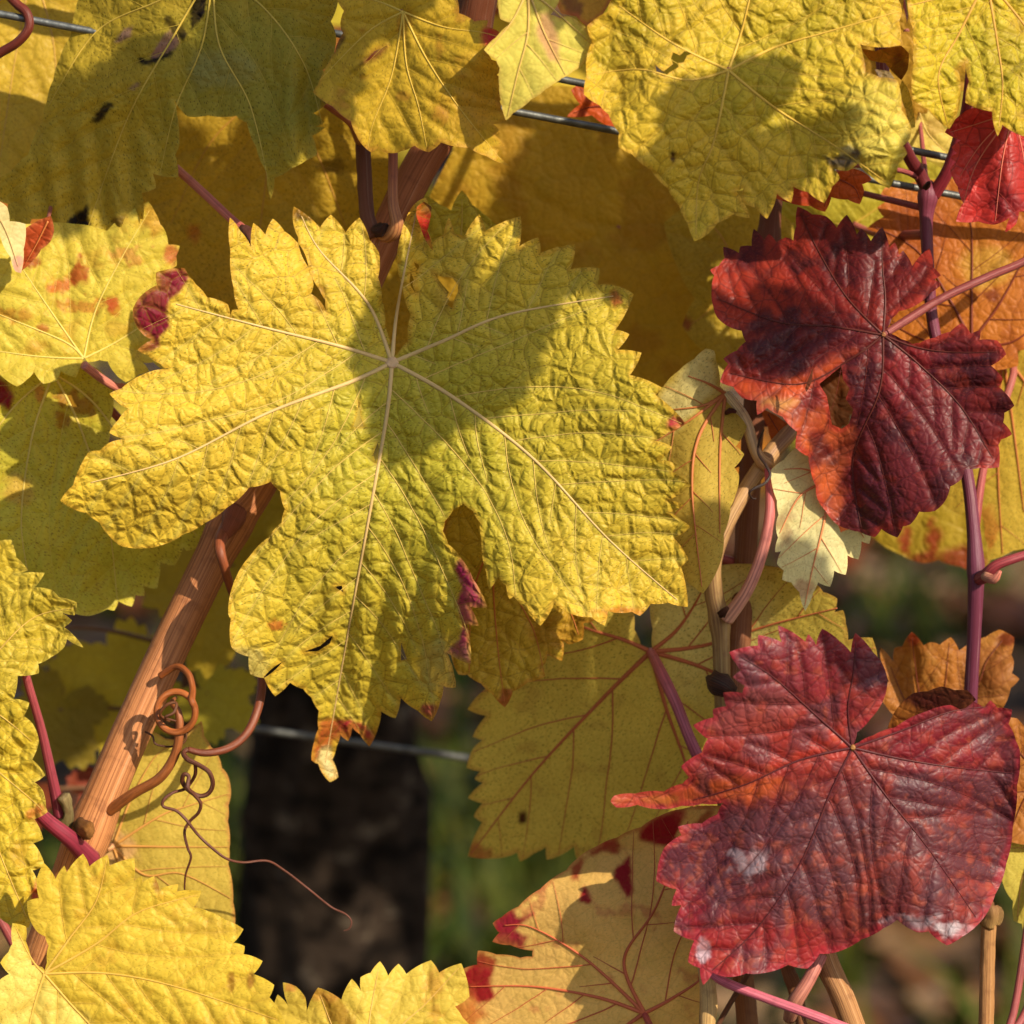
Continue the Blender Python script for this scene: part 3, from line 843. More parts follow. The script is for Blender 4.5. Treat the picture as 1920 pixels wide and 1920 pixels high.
stem('petiole', SD, [(2050, 1010, -26), (1960, 1030, -22), (1905, 1046, -20), (1868, 1060, -20), (1850, 1078, -22), (1836, 1086, -25)], [8, 8, 9, 10, 13, 12], (136, 36, 56), (150, 60, 60), M['petiole'], seg=14)
stem('bud', SD, [(1846, 1080, -18), (1864, 1086, -15), (1876, 1070, -14)], [9, 9, 3], (190, 140, 110), (210, 120, 100), M['petiole'], seg=12)

# low tan canes
stem('cane', SE, [(1500, 1640, -6), (1545, 1790, -8), (1580, 1870, -8), (1612, 1960, -10), (1640, 2060, -12)], [22, 22, 22, 22, 22], (176, 124, 74), (190, 140, 88), M['cane'], seg=44, rib=0.03, nrib=22, lump=0.03)
stem('cane', SE, [(1470, 1740, -12), (1476, 1812, -14), (1490, 1850, -14), (1500, 1900, -16), (1510, 1990, -16)], [12, 13, 14, 11, 10], (150, 94, 50), (120, 80, 50), M['cane'], seg=20, lump=0.1)
stem('petiole', SE, [(1540, 1790, -6), (1515, 1840, -4), (1490, 1880, -4), (1480, 1910, -8)], [13, 13, 15, 12], (190, 110, 100), (170, 120, 90), M['petiole'])
stem('petiole', SE, [(1325, 1818, 6), (1360, 1842, 8), (1440, 1873, 9), (1560, 1918, 8), (1640, 1960, 0), (1650, 2040, -10)], [7, 9, 9, 10, 11, 14], (206, 104, 122), (190, 92, 104), M['petiole'], seg=16, label='bright pink leaf stalk slanting below the red leaf')
stem('cane', SE, [(1318, 1812, -2), (1326, 1846, -2), (1328, 1890, -2), (1326, 1940, -2), (1330, 2060, -6)], [10, 15, 17, 15, 15], (214, 176, 110), (206, 164, 100), M['cane'], seg=20, lump=0.06, label='pale straw coloured joint below the red leaf tip')
stem('twig', SE, [(1420, 1800, -18), (1388, 1850, -20), (1350, 1915, -22), (1330, 1960, -22)], [5, 5, 5, 5], (120, 80, 56), (110, 76, 56), M['cane'], seg=10)
stem('cane', SF, [(1858, 1722, -12), (1854, 1740, -12), (1851, 1830, -13), (1849, 1930, -14), (1848, 2060, -16)], [15, 14, 14, 14, 14], (190, 140, 84), (186, 132, 80), M['cane'], seg=36, rib=0.035, nrib=14, lump=0.04)
stem('knob', SF, [(1856, 1730, -12), (1860, 1712, -10), (1856, 1696, -10), (1862, 1690, -10)], [16, 18, 11, 5], (196, 156, 92), (110, 70, 40), M['cane'], seg=16, lump=0.35)

# ================================================================ the leaves
Y1 = (214, 188, 62); YG = (176, 172, 50); YB = (206, 182, 78); PALE = (226, 212, 138); DRED = (120, 24, 40)
BLK = (26, 18, 20); RUST = (150, 84, 28)

# ---- the big leaf in the middle
L1 = [(735, 664), (722, 612), (716, 560), (709, 520), (711, 475), (693, 450), (673, 413), (648, 433), (620, 408), (600, 424), (553, 392), (549, 413), (559, 445),
      (562, 468), (578, 500), (600, 545), (610, 562), (613, 588), (600, 564), (585, 550), (588, 533), (580, 510), (567, 467), (533, 433), (512, 415), (497, 437), (477, 423), (470, 460),
      (450, 432), (433, 413), (432, 470), (438, 540), (446, 580), (437, 583), (432, 597), (423, 574), (388, 557), (367, 533), (353, 517), (344, 506), (306, 507), (295, 513),
      (292, 533), (262, 557), (249, 580), (252, 603), (268, 627), (283, 637), (262, 656), (276, 666), (300, 682), (309, 691), (268, 702), (227, 729), (210, 739), (236, 767),
      (222, 787), (210, 810), (235, 823), (207, 829), (187, 845), (169, 851), (137, 910), (118, 938), (133, 952), (163, 962), (187, 980), (201, 1000), (225, 1023), (271, 1028), (300, 1023),
      (344, 1002), (385, 980), (425, 952), (467, 914), (507, 906), (525, 921), (534, 955), (528, 980), (503, 1008), (469, 1042), (441, 1086), (437, 1096), (428, 1152), (433, 1161), (433, 1211),
      (441, 1221), (464, 1233), (473, 1260), (494, 1266), (527, 1243), (500, 1270), (517, 1300), (544, 1283), (569, 1292), (584, 1308), (598, 1333), (597, 1367), (589, 1392), (587, 1424), (597, 1433),
      (606, 1452), (619, 1463), (631, 1456), (623, 1424), (631, 1399), (639, 1380), (652, 1386), (661, 1366), (675, 1377), (692, 1394), (709, 1364), (716, 1336), (739, 1342), (752, 1311), (784, 1333),
      (808, 1347), (825, 1317), (833, 1289), (851, 1286), (851, 1263), (844, 1239), (838, 1224), (880, 1241), (877, 1172), (894, 1171), (883, 1139), (909, 1136), (887, 1086), (866, 1049), (840, 1020),
      (830, 996), (834, 977), (850, 955), (869, 947), (887, 958), (900, 980), (903, 1014), (912, 1074), (919, 1100), (934, 1084), (949, 1098), (956, 1122), (963, 1119), (987, 1142), (1013, 1168),
      (1040, 1134), (1074, 1152), (1109, 1157), (1132, 1168), (1141, 1148), (1161, 1149), (1185, 1147), (1199, 1151), (1220, 1132), (1253, 1130), (1286, 1134), (1277, 1063), (1286, 1048), (1267, 1010), (1289, 988),
      (1257, 961), (1276, 948), (1257, 937), (1290, 910), (1262, 884), (1266, 872), (1242, 861), (1255, 839), (1231, 826), (1253, 810), (1280, 793), (1231, 740), (1238, 728), (1184, 702), (1198, 664),
      (1160, 655), (1175, 628), (1157, 617), (1183, 553), (1160, 537), (1122, 532), (1120, 507), (1072, 503), (1075, 462), (1015, 472), (1007, 450), (975, 460), (973, 410), (912, 430), (898, 407),
      (870, 441), (853, 437), (842, 413), (832, 440), (812, 452), (800, 430), (806, 392), (797, 374), (782, 378), (768, 395), (752, 440), (745, 490), (755, 540), (770, 590), (765, 640), (744, 664)]
leaf('large puckered yellow-green leaf with crimson lobe tips spread across the middle', SA, L1, (735, 680),
     [[(640, 650), (500, 615), (330, 570)], [(660, 715), (500, 775), (330, 860), (170, 905)], [(725, 780), (690, 980), (650, 1200), (610, 1430)],
      [(850, 745), (1000, 860), (1140, 1010), (1270, 1125)], [(830, 640), (950, 590), (1150, 555)], [(690, 570), (600, 470), (565, 405)], [(745, 580), (780, 400)]],
     2, gx=0.0, gy=0.0,
     terms=[('fold', (760, 300), (690, 1000), 0.20, 0.22, 40), ('g', 640, 1470, 250, 320, -42), ('g', 230, 1040, 230, 120, -12), ('ruf', 7, 1.6, 0.7, 480),
            ('g', 756, 490, 22, 110, 6), ('wave', 0.12, 62, 0.9, 0.4, 700, 1200, 230), ('g', 1250, 1120, 150, 150, -6), ('g', 640, 430, 120, 90, -5), ('g', 300, 560, 80, 90, 1.5), ('g', 735, 600, 60, 90, -4)],
     nz=2.0, mat='top', col=(222, 188, 62),
     feats=[('blob', 770, 860, 200, 250, (158, 168, 48), 0.6, 0.35, 0.7), ('blob', 1030, 780, 270, 270, (186, 172, 50), 0.6, 0.2, 0.6), ('blob', 660, 1150, 200, 230, (196, 178, 56), 0.6, 0.3, 0.6),
            ('vein', 6, (196, 186, 84), 0.5),
            ('poly', [(350, 500), (356, 518), (335, 545), (318, 560), (312, 590), (318, 612), (300, 630), (306, 652), (262, 664), (240, 600), (245, 560), (290, 505)], (126, 26, 46), 4),
            ('poly', [(866, 1046), (890, 1086), (914, 1138), (886, 1142), (898, 1173), (881, 1172), (884, 1245), (836, 1224), (860, 1198), (868, 1164), (856, 1130), (866, 1100), (852, 1068)], (158, 42, 84), 4),
            ('blob', 808, 1338, 18, 20, (150, 36, 64), 1), ('blob', 692, 1382, 18, 20, (166, 40, 48), 1), ('blob', 648, 1372, 30, 24, (170, 36, 50), 1), ('blob', 606, 1388, 24, 44, (172, 58, 40), 1),
            ('poly', [(600, 1404), (618, 1398), (640, 1456), (619, 1468), (600, 1444), (592, 1428)], (226, 206, 140), 4),
            ('blob', 1272, 794, 20, 14, (176, 50, 62), 1, 0.2), ('blob', 1153, 560, 12, 16, (170, 60, 40), 0.8), ('blob', 518, 1172, 14, 10, (176, 76, 36), 0.8), ('blob', 572, 400, 30, 14, (60, 26, 22), 1, 0.2),
            ('blob', 600, 560, 14, 24, (120, 70, 26), 0.8), ('blob', 1165, 1148, 60, 10, (180, 96, 32), 0.8), ('edge', 9, (206, 150, 50), 0.5, 0.6), ('blob', 466, 1250, 40, 34, (170, 160, 104), 0.6), ('blob', 835, 1255, 50, 50, (170, 150, 100), 0.4),
            ('blob', 840, 545, 28, 40, (170, 130, 40), 0.5)],
     vcol=(206, 172, 112), vr=6.4, gap=66, speck=0.8,
     holes=[[(812, 509), (821, 517), (848, 521), (858, 533), (859, 546), (852, 562), (848, 578), (838, 570), (843, 565), (838, 557), (842, 548), (829, 533), (821, 523)],
            [(776, 491), (786, 498), (784, 506), (779, 500)], [(770, 510), (776, 525), (773, 533), (779, 549), (771, 538), (768, 528)],
            [(700, 852), (708, 830), (713, 850), (704, 866)], [(673, 752), (676, 780), (682, 800), (662, 801), (669, 780)], [(628, 1100), (641, 1098), (643, 1110), (634, 1105)],
            [(570, 1222), (600, 1211), (624, 1191), (619, 1206), (596, 1221)], [(752, 1205), (763, 1236), (752, 1238)]],
     flaps=[dict(outline=[(782, 388), (795, 378), (809, 388), (806, 412), (801, 432), (812, 470), (800, 455), (788, 424), (780, 402)], d0=8, gx=-1.2, j=(795, 400), col=(176, 44, 32),
                 feats=[('blob', 803, 388, 12, 16, (70, 20, 22), 0.8), ('blob', 808, 465, 16, 14, (170, 120, 40), 0.9)])],
     pet=[(705, 640, -10), (688, 560, -16), (694, 480, -18), (706, 440, -18)], pcol=((200, 170, 130), (196, 130, 90)), pr=9, joint=(13, (206, 168, 124)))

# ---- torn dark red leaf
L2 = [(1664, 617), (1672, 597), (1686, 583), (1718, 572), (1746, 548), (1762, 533), (1751, 524), (1761, 516), (1750, 502), (1741, 470), (1711, 496), (1693, 472), (1686, 477), (1677, 457), (1668, 463), (1653, 431), (1633, 449),
      (1615, 431), (1607, 438), (1587, 408), (1569, 424), (1550, 406), (1523, 402), (1498, 392), (1493, 424), (1487, 449), (1474, 445), (1456, 452), (1442, 441), (1433, 449), (1415, 434), (1408, 459), (1390, 464),
      (1385, 473), (1359, 466), (1359, 484), (1348, 498), (1334, 507), (1339, 516), (1334, 548), (1337, 572), (1344, 594), (1364, 611), (1389, 622), (1396, 640), (1382, 657), (1359, 673), (1364, 682), (1355, 714),
      (1375, 725), (1392, 746), (1417, 753), (1422, 774), (1438, 767), (1467, 781), (1495, 810), (1497, 838), (1516, 856), (1520, 881), (1530, 912), (1532, 934), (1548, 958), (1569, 983), (1591, 992), (1612, 997),
      (1640, 1003), (1653, 994), (1681, 1003), (1693, 987), (1707, 983), (1725, 962), (1753, 958), (1771, 941), (1782, 912), (1803, 898), (1810, 881), (1838, 877), (1869, 872), (1872, 834), (1877, 824), (1893, 813),
      (1881, 792), (1883, 774), (1897, 760), (1883, 735), (1874, 725), (1877, 711), (1861, 686), (1881, 664), (1867, 643), (1838, 636), (1836, 622), (1821, 624), (1803, 611), (1782, 622), (1753, 633), (1725, 643), (1711, 645), (1690, 636), (1668, 625)]
leaf('torn dark red leaf with orange edges and a ragged hole', SD, L2, (1656, 628),
     [[(1560, 612), (1460, 604), (1345, 560)], [(1590, 560), (1540, 480), (1500, 400)], [(1660, 560), (1655, 500), (1655, 435)], [(1600, 670), (1500, 720), (1370, 700)],
      [(1650, 730), (1600, 860), (1615, 990)], [(1720, 680), (1800, 760), (1862, 860)], [(1715, 650), (1780, 660), (1870, 660)]],
     -2, terms=[('fold', (1656, 628), (1440, 760), -0.10, -0.30, 25), ('g', 1400, 480, 120, 120, -5), ('ruf', 6, 1.8, 0.3, 300), ('fold', (1690, 640), (1610, 1000), 0.30, 0.0, 30), ('g', 1560, 900, 60, 140, -7)],
     nz=1.2, mat='red', col=(122, 32, 24),
     feats=[('blob', 1400, 520, 110, 130, (168, 52, 26), 0.85, 0.5, 0.6), ('blob', 1560, 560, 90, 60, (120, 26, 18), 0.7), ('blob', 1640, 480, 100, 70, (84, 18, 26), 0.7), ('blob', 1560, 660, 150, 45, (80, 18, 24), 0.75),
            ('poly', [(1350, 720), (1450, 730), (1530, 690), (1600, 660), (1540, 720), (1470, 770), (1420, 770)], (206, 84, 34), 14, 0.85), ('poly', [(1400, 740), (1460, 742), (1500, 752), (1460, 782), (1415, 772)], (206, 150, 80), 8, 0.8),
            ('poly', [(1470, 770), (1560, 755), (1600, 790), (1600, 860), (1560, 990), (1510, 930), (1480, 830)], (196, 92, 44), 18, 0.9), ('blob', 1720, 820, 150, 140, (90, 28, 40), 0.6, 0.5, 0.6), ('blob', 1650, 930, 40, 60, (60, 18, 34), 0.7),
            ('blob', 1690, 700, 60, 60, (140, 30, 34), 0.7), ('blob', 1800, 690, 60, 40, (76, 20, 36), 0.7), ('blob', 1600, 720, 34, 50, (80, 22, 36), 0.7), ('edge', 12, (178, 56, 40), 0.7, 0.6), ('vein', 4, (70, 18, 18), 0.5), ('noise', 70, (58, 14, 22), 0.8, 0.12), ('noise', 30, (150, 50, 30), 0.4, 0.35)],
     vcol=(80, 30, 26), vr=3.4, gap=56, speck=0.25, groove=0.4,
     holes=[[(1578, 686), (1556, 704), (1536, 720), (1550, 742), (1556, 772), (1560, 796), (1578, 804), (1592, 794), (1600, 768), (1586, 748), (1593, 728), (1581, 712)]],
     flaps=[dict(outline=[(1510, 728), (1520, 700), (1524, 690), (1522, 715), (1512, 735)], d0=5, col=(130, 70, 40), gx=0.5, j=(1515, 710))],
     pet=[(1700, 600, -6), (1765, 560, -10), (1850, 520, -14), (1930, 485, -20), (2000, 430, -24)], pcol=((140, 66, 60), (120, 48, 44)), pr=8, joint=(5, (140, 90, 54)))

# ---- broad wine red leaf
L3 = [(1601, 1396), (1607, 1373), (1632, 1348), (1657, 1311), (1664, 1277), (1655, 1246), (1637, 1223), (1605, 1192), (1595, 1221), (1574, 1202), (1543, 1184), (1530, 1207), (1516, 1192), (1510, 1202), (1462, 1177),
      (1464, 1202), (1424, 1194), (1420, 1209), (1372, 1225), (1380, 1244), (1387, 1257), (1378, 1269), (1395, 1286), (1391, 1298), (1360, 1302), (1360, 1323), (1339, 1332), (1337, 1344), (1305, 1361), (1324, 1386),
      (1316, 1411), (1282, 1438), (1291, 1457), (1280, 1469), (1245, 1484), (1191, 1488), (1153, 1494), (1147, 1502), (1157, 1511), (1195, 1509), (1237, 1517), (1278, 1511), (1316, 1507), (1353, 1507), (1345, 1527),
      (1316, 1544), (1274, 1552), (1276, 1565), (1245, 1590), (1232, 1636), (1234, 1650), (1266, 1669), (1262, 1696), (1276, 1698), (1268, 1744), (1299, 1765), (1295, 1802), (1312, 1815), (1320, 1842), (1337, 1827),
      (1366, 1832), (1399, 1825), (1428, 1825), (1478, 1809), (1512, 1811), (1537, 1788), (1566, 1786), (1616, 1761), (1657, 1740), (1682, 1727), (1720, 1748), (1741, 1746), (1776, 1767), (1803, 1757), (1843, 1723),
      (1866, 1677), (1887, 1619), (1899, 1548), (1907, 1473), (1912, 1407), (1905, 1390), (1891, 1357), (1893, 1334), (1870, 1327), (1857, 1317), (1845, 1326), (1824, 1320), (1803, 1330), (1782, 1322), (1737, 1334), (1678, 1364), (1637, 1379), (1610, 1392)]
leaf('broad wine red leaf with one lobe folded up and whitish scars', SE, L3, (1598, 1402),
     [[(1540, 1350), (1450, 1270), (1390, 1232)], [(1590, 1330), (1600, 1260), (1605, 1200)], [(1500, 1425), (1400, 1470), (1300, 1500)], [(1560, 1480), (1500, 1620), (1420, 1740), (1335, 1820)],
      [(1660, 1490), (1740, 1590), (1830, 1720)], [(1700, 1425), (1800, 1440), (1900, 1450)], [(1690, 1370), (1780, 1335), (1850, 1325)]],
     22, terms=[('fold', (1598, 1402), (1300, 1510), -0.08, 0.22, 22), ('g', 1880, 1560, 90, 260, -12), ('g', 1300, 1600, 120, 160, -6), ('g', 1600, 1790, 260, 80, -5), ('ruf', 7, 1.5, 0.2, 340), ('g', 1450, 1250, 140, 100, 3), ('g', 1200, 1500, 90, 40, -4)],
     nz=1.4, mat='red', col=(118, 44, 44),
     feats=[('blob', 1800, 1500, 150, 170, (86, 46, 54), 0.85, 0.5, 0.6), ('blob', 1340, 1600, 130, 90, (84, 40, 52), 0.85, 0.4, 0.6), ('blob', 1560, 1620, 160, 130, (98, 54, 54), 0.8, 0.5, 0.6), ('blob', 1760, 1400, 110, 50, (132, 22, 34), 0.7),
            ('blob', 1480, 1390, 150, 60, (186, 56, 38), 0.85, 0.4, 0.6), ('blob', 1400, 1330, 90, 60, (150, 84, 84), 0.6, 0.5), ('blob', 1470, 1240, 90, 60, (116, 38, 50), 0.6), ('blob', 1580, 1260, 70, 80, (140, 42, 48), 0.7),
            ('blob', 1300, 1480, 150, 28, (190, 84, 36), 0.85, 0.4), ('blob', 1200, 1500, 80, 16, (176, 96, 44), 0.9), ('blob', 1400, 1790, 170, 60, (164, 36, 36), 0.7, 0.5, 0.5), ('blob', 1280, 1730, 40, 70, (168, 30, 44), 0.7),
            ('blob', 1402, 1618, 26, 24, (190, 170, 176), 0.6, 0.9, 0.3), ('blob', 1318, 1782, 12, 20, (216, 190, 198), 0.8, 0.5, 0.3), ('blob', 1730, 1730, 50, 14, (190, 176, 182), 0.7, 1.0), ('blob', 1800, 1745, 34, 12, (210, 196, 200), 0.8, 0.8),
            ('edge', 14, (170, 40, 54), 0.6, 0.7), ('vein', 4, (84, 20, 30), 0.6), ('noise', 26, (170, 66, 48), 0.45, 0.3), ('noise', 70, (92, 54, 62), 0.7, 0.2), ('noise', 18, (186, 90, 60), 0.4, 0.4)],
     vcol=(78, 26, 32), vr=3.8, gap=62, speck=0.35, groove=0.45,
     flaps=[dict(outline=[(1664, 1366), (1676, 1338), (1692, 1316), (1712, 1300), (1740, 1296), (1766, 1287), (1790, 1294), (1814, 1294), (1830, 1312), (1800, 1334), (1770, 1326), (1737, 1340), (1690, 1362)], d0=16, gx=0.1, gy=0.9, j=(1740, 1335), col=(110, 60, 34),
                 feats=[('blob', 1690, 1330, 26, 44, (196, 124, 50), 0.9), ('blob', 1750, 1310, 60, 16, (70, 34, 22), 0.8)])],
     pet=[(1592, 1415, 8), (1580, 1500, -4), (1540, 1650, -8), (1520, 1720, -8)], pcol=((190, 180, 90), (190, 100, 100)), pr=8, joint=(5.5, (150, 104, 54)))

# ---- pale orange leaf with red blotches (under side)
L4 = [(1348, 1516), (1278, 1517), (1237, 1530), (1202, 1551), (1156, 1571), (1121, 1586), (1080, 1612), (1062, 1632), (1013, 1667), (972, 1700), (940, 1720), (928, 1732), (934, 1749), (927, 1764), (957, 1772), (998, 1783), (997, 1793),
      (975, 1796), (931, 1790), (899, 1787), (893, 1807), (868, 1822), (870, 1845), (873, 1860), (858, 1886), (870, 1918), (880, 1960), (930, 1985), (960, 2030), (1060, 2060), (1200, 2050), (1300, 2000), (1322, 1950), (1318, 1880), (1330, 1800), (1380, 1700), (1390, 1600)]
leaf('pale orange yellow leaf underside with crimson blotches along its edge', SE, L4, (1208, 1900),
     [[(1260, 1872), (1320, 1830), (1370, 1760)], [(1290, 1780), (1200, 1725), (1100, 1700), (980, 1720)], [(1150, 1880), (1050, 1855), (880, 1852)], [(1130, 1950), (1000, 2010)], [(1240, 1960), (1280, 1990)]][:1] +
     [[(1170, 1800), (1230, 1700), (1290, 1540)], [(1100, 1800), (1000, 1740), (945, 1735)], [(1120, 1870), (1000, 1850), (880, 1850)], [(1130, 1950), (1000, 2010)]],
     -11, gx=0.20, gy=0.12, terms=[('ruf', 5, 1.5, 0.2, 350), ('g', 1110, 1600, 200, 60, -6), ('fold', (1208, 1900), (1330, 1825), 0.0, -0.55, 8)], nz=1.2, mat='back', col=(236, 190, 104),
     feats=[('poly', [(1290, 1512), (1270, 1570), (1262, 1590), (1230, 1586), (1200, 1575), (1200, 1558), (1236, 1526)], (158, 32, 34), 5), ('poly', [(1155, 1568), (1164, 1585), (1158, 1602), (1130, 1600), (1098, 1612), (1084, 1650), (1072, 1650), (1066, 1626), (1120, 1584)], (158, 34, 38), 5),
            ('poly', [(1180, 1606), (1182, 1640), (1188, 1672), (1176, 1684), (1164, 1668), (1148, 1648), (1152, 1628)], (154, 30, 36), 4), ('poly', [(1096, 1664), (1112, 1690), (1104, 1695), (1088, 1690)], (160, 40, 40), 4),
            ('poly', [(930, 1720), (962, 1706), (970, 1722), (998, 1714), (960, 1746), (990, 1756), (982, 1782), (920, 1770)], (166, 40, 56), 5), ('poly', [(897, 1785), (930, 1800), (922, 1850), (926, 1868), (895, 1882), (872, 1866), (864, 1824), (890, 1806)], (160, 34, 38), 5),
            ('blob', 872, 1905, 30, 30, (206, 110, 50), 0.8), ('edge', 7, (176, 60, 40), 0.6, 0.8), ('noise', 30, (196, 100, 70), 0.5, 0.42), ('poly', [(1340, 1520), (1320, 1552), (1300, 1545), (1330, 1515)], (160, 40, 40), 4, 0.8)],
     vcol=(186, 92, 56), vr=4.4, gap=70, groove=-0.1, bul=0.4, speck=0.25,
     pet=[(1240, 1960, 0), (1300, 2000, -4), (1330, 2050, -6)], pcol=((190, 80, 70), (190, 130, 90)))

# ---- yellow leaf seen from below, middle bottom
L5 = [(1214, 1216), (1202, 1209), (1189, 1180), (1188, 1148), (1160, 1090), (1080, 1070), (1000, 1100), (960, 1180), (930, 1250), (911, 1291), (882, 1329), (909, 1343), (890, 1380), (903, 1388), (887, 1404), (880, 1437), (899, 1447), (893, 1460), (904, 1468),
      (883, 1495), (902, 1507), (892, 1530), (902, 1542), (882, 1603), (943, 1608), (969, 1600), (976, 1612), (1001, 1600), (1023, 1590), (1027, 1609), (1040, 1608), (1076, 1589), (1084, 1606), (1150, 1615), (1210, 1600), (1300, 1600), (1350, 1560), (1420, 1520), (1450, 1440),
      (1500, 1420), (1530, 1360), (1600, 1330), (1590, 1290), (1640, 1235), (1632, 1200), (1592, 1198), (1586, 1169), (1579, 1147), (1566, 1147), (1565, 1125), (1543, 1110), (1535, 1099), (1500, 1076), (1430, 1060), (1350, 1060), (1300, 1040), (1240, 1060), (1220, 1120), (1224, 1180), (1222, 1214)]
leaf('toothed dull yellow leaf underside with thin brick red veins', SC, L5, (1220, 1222),
     [[(1130, 1310), (1000, 1450), (884, 1600)], [(1170, 1200), (1080, 1170), (1000, 1120)], [(1250, 1330), (1290, 1450), (1310, 1590)], [(1270, 1180), (1310, 1120), (1330, 1070)], [(1300, 1245), (1420, 1290), (1560, 1300)], [(1320, 1210), (1450, 1170), (1570, 1140)]],
     -44, gx=0.22, gy=0.42, terms=[('g', 1330, 1150, 150, 130, -6), ('ruf', 5, 1.6, 1.2, 380), ('fold', (1222, 1222), (1240, 1600), 0.0, -0.1, 20)], nz=1.2, mat='back', col=(214, 190, 82),
     feats=[('edge', 10, (180, 110, 60), 0.35, 0.7), ('blob', 980, 1532, 9, 12, (70, 30, 20), 1, 0.2), ('blob', 890, 1600, 26, 16, (176, 70, 50), 0.7), ('blob', 1330, 1150, 110, 130, (226, 212, 134), 0.8, 0.3, 0.6), ('noise', 40, (170, 130, 60), 0.35, 0.4)],  # large pale blob paints the sunlit upper right of the blade
     vcol=(176, 96, 58), vr=5.2, gap=104, vang=0.75, groove=-0.12, bul=0.5, speck=0.9,
     pet=[(1240, 1262, -34), (1268, 1320, -30), (1300, 1400, -28), (1350, 1500, -30)], pcol=((206, 110, 110), (150, 72, 96)), pr=11)

# ---- leaf tucked under the big leaf's notch
leaf('amber yellow leaf poking out below the big leaf with lit tip', SC,
     [(860, 930), (832, 1000), (840, 1120), (846, 1230), (862, 1262), (876, 1265), (902, 1282), (922, 1300), (946, 1321), (962, 1296), (990, 1279), (1019, 1266), (1016, 1250), (1022, 1244), (1027, 1227), (1051, 1235), (1057, 1203), (1066, 1206), (1089, 1195), (1096, 1170), (1112, 1160), (1130, 1100), (1100, 1000), (1000, 930)],
     (930, 1000), [[(925, 1100), (934, 1220), (946, 1316)], [(960, 1100), (1000, 1180), (1020, 1260)], [(1000, 1060), (1060, 1130), (1085, 1190)], [(890, 1100), (880, 1200), (880, 1262)]],
     -20, gx=0.10, gy=0.20, terms=[('wave', 0.3, 60, 0.8, 0, 1040, 1200, 90)], mat='top', col=(198, 164, 52), feats=[('blob', 948, 1312, 16, 20, (150, 50, 36), 0.8), ('blob', 1060, 1180, 60, 40, (176, 120, 36), 0.6), ('edge', 8, (196, 120, 40), 0.5, 0.7)], vcol=(190, 110, 50), vr=4.0, speck=0.6,
     pet=[(990, 1000, -30), (1200, 1010, -38), (1395, 1060, -42)])

# ---- pale leaf left of the pink shoot
leaf('narrow hanging pale yellow leaf underside with a sunlit folded lobe', SC,
     [(1350, 724), (1342, 673), (1337, 660), (1324, 657), (1302, 673), (1273, 695), (1247, 720), (1225, 760), (1212, 800), (1233, 826), (1250, 860), (1255, 950), (1262, 1020), (1284, 1085), (1300, 1100), (1317, 1108), (1350, 1056), (1357, 1001), (1370, 950), (1379, 928), (1386, 892), (1379, 877), (1391, 852), (1382, 837), (1395, 800), (1380, 775), (1368, 750)],
     (1360, 738), [[(1320, 760), (1262, 768)], [(1330, 720), (1290, 705)], [(1310, 820), (1298, 920), (1316, 1100)], [(1350, 850), (1350, 1000)], [(1290, 790), (1226, 830)]],
     -20, gx=-0.10, gy=0.10, terms=[('fold', (1362, 738), (1225, 850), 0.75, 0.10, 14), ('g', 1300, 900, 50, 200, 4)], mat='back', col=(200, 172, 74), feats=[('poly', [(1350, 735), (1340, 655), (1300, 660), (1210, 790), (1230, 830)], (226, 212, 140), 10, 0.9)],  # folded lobe painted paler to show the sun on it
     vcol=(176, 104, 56), vr=4.2, gap=70, groove=-0.1, bul=0.4, speck=0.7,
     pet=[(1372, 752, -18), (1398, 790, -17), (1418, 850, -17), (1438, 872, -20)], pcol=((226, 206, 150), (206, 160, 110)), pr=11)

# ---- bright pale leaf right of the pink shoot
leaf('bright cream yellow sunlit leaf underside hanging below the torn red leaf', SC,
     [(1499, 841), (1540, 850), (1580, 900), (1600, 950), (1572, 983), (1577, 997), (1594, 992), (1612, 997), (1630, 1001), (1628, 1017), (1616, 1016), (1607, 1045), (1590, 1043), (1583, 1074), (1565, 1072), (1554, 1096), (1535, 1094), (1525, 1110), (1510, 1140), (1499, 1110), (1484, 1092), (1470, 1085), (1470, 1070), (1461, 1056), (1464, 1034), (1455, 1034), (1459, 1008), (1455, 986), (1460, 965), (1457, 939), (1450, 884), (1470, 862)],
     (1556, 900), [[(1545, 980), (1525, 1060), (1509, 1136)], [(1500, 930), (1462, 1000)], [(1590, 960), (1620, 1008)], [(1510, 880), (1470, 880)]],
     -15, gx=-0.30, gy=-0.10, terms=[('ruf', 5, 0.8, 0, 150)], mat='back', col=(232, 222, 158), feats=[('blob', 1475, 990, 14, 30, (170, 120, 90), 0.5, 0.9), ('blob', 1505, 1105, 16, 20, (176, 120, 90), 0.6, 0.6)],
     vcol=(206, 130, 80), vr=3.6, gap=58, groove=-0.1, bul=0.4, speck=0.35, pet=[(1540, 850, -40), (1480, 800, -44), (1415, 790, -46)])

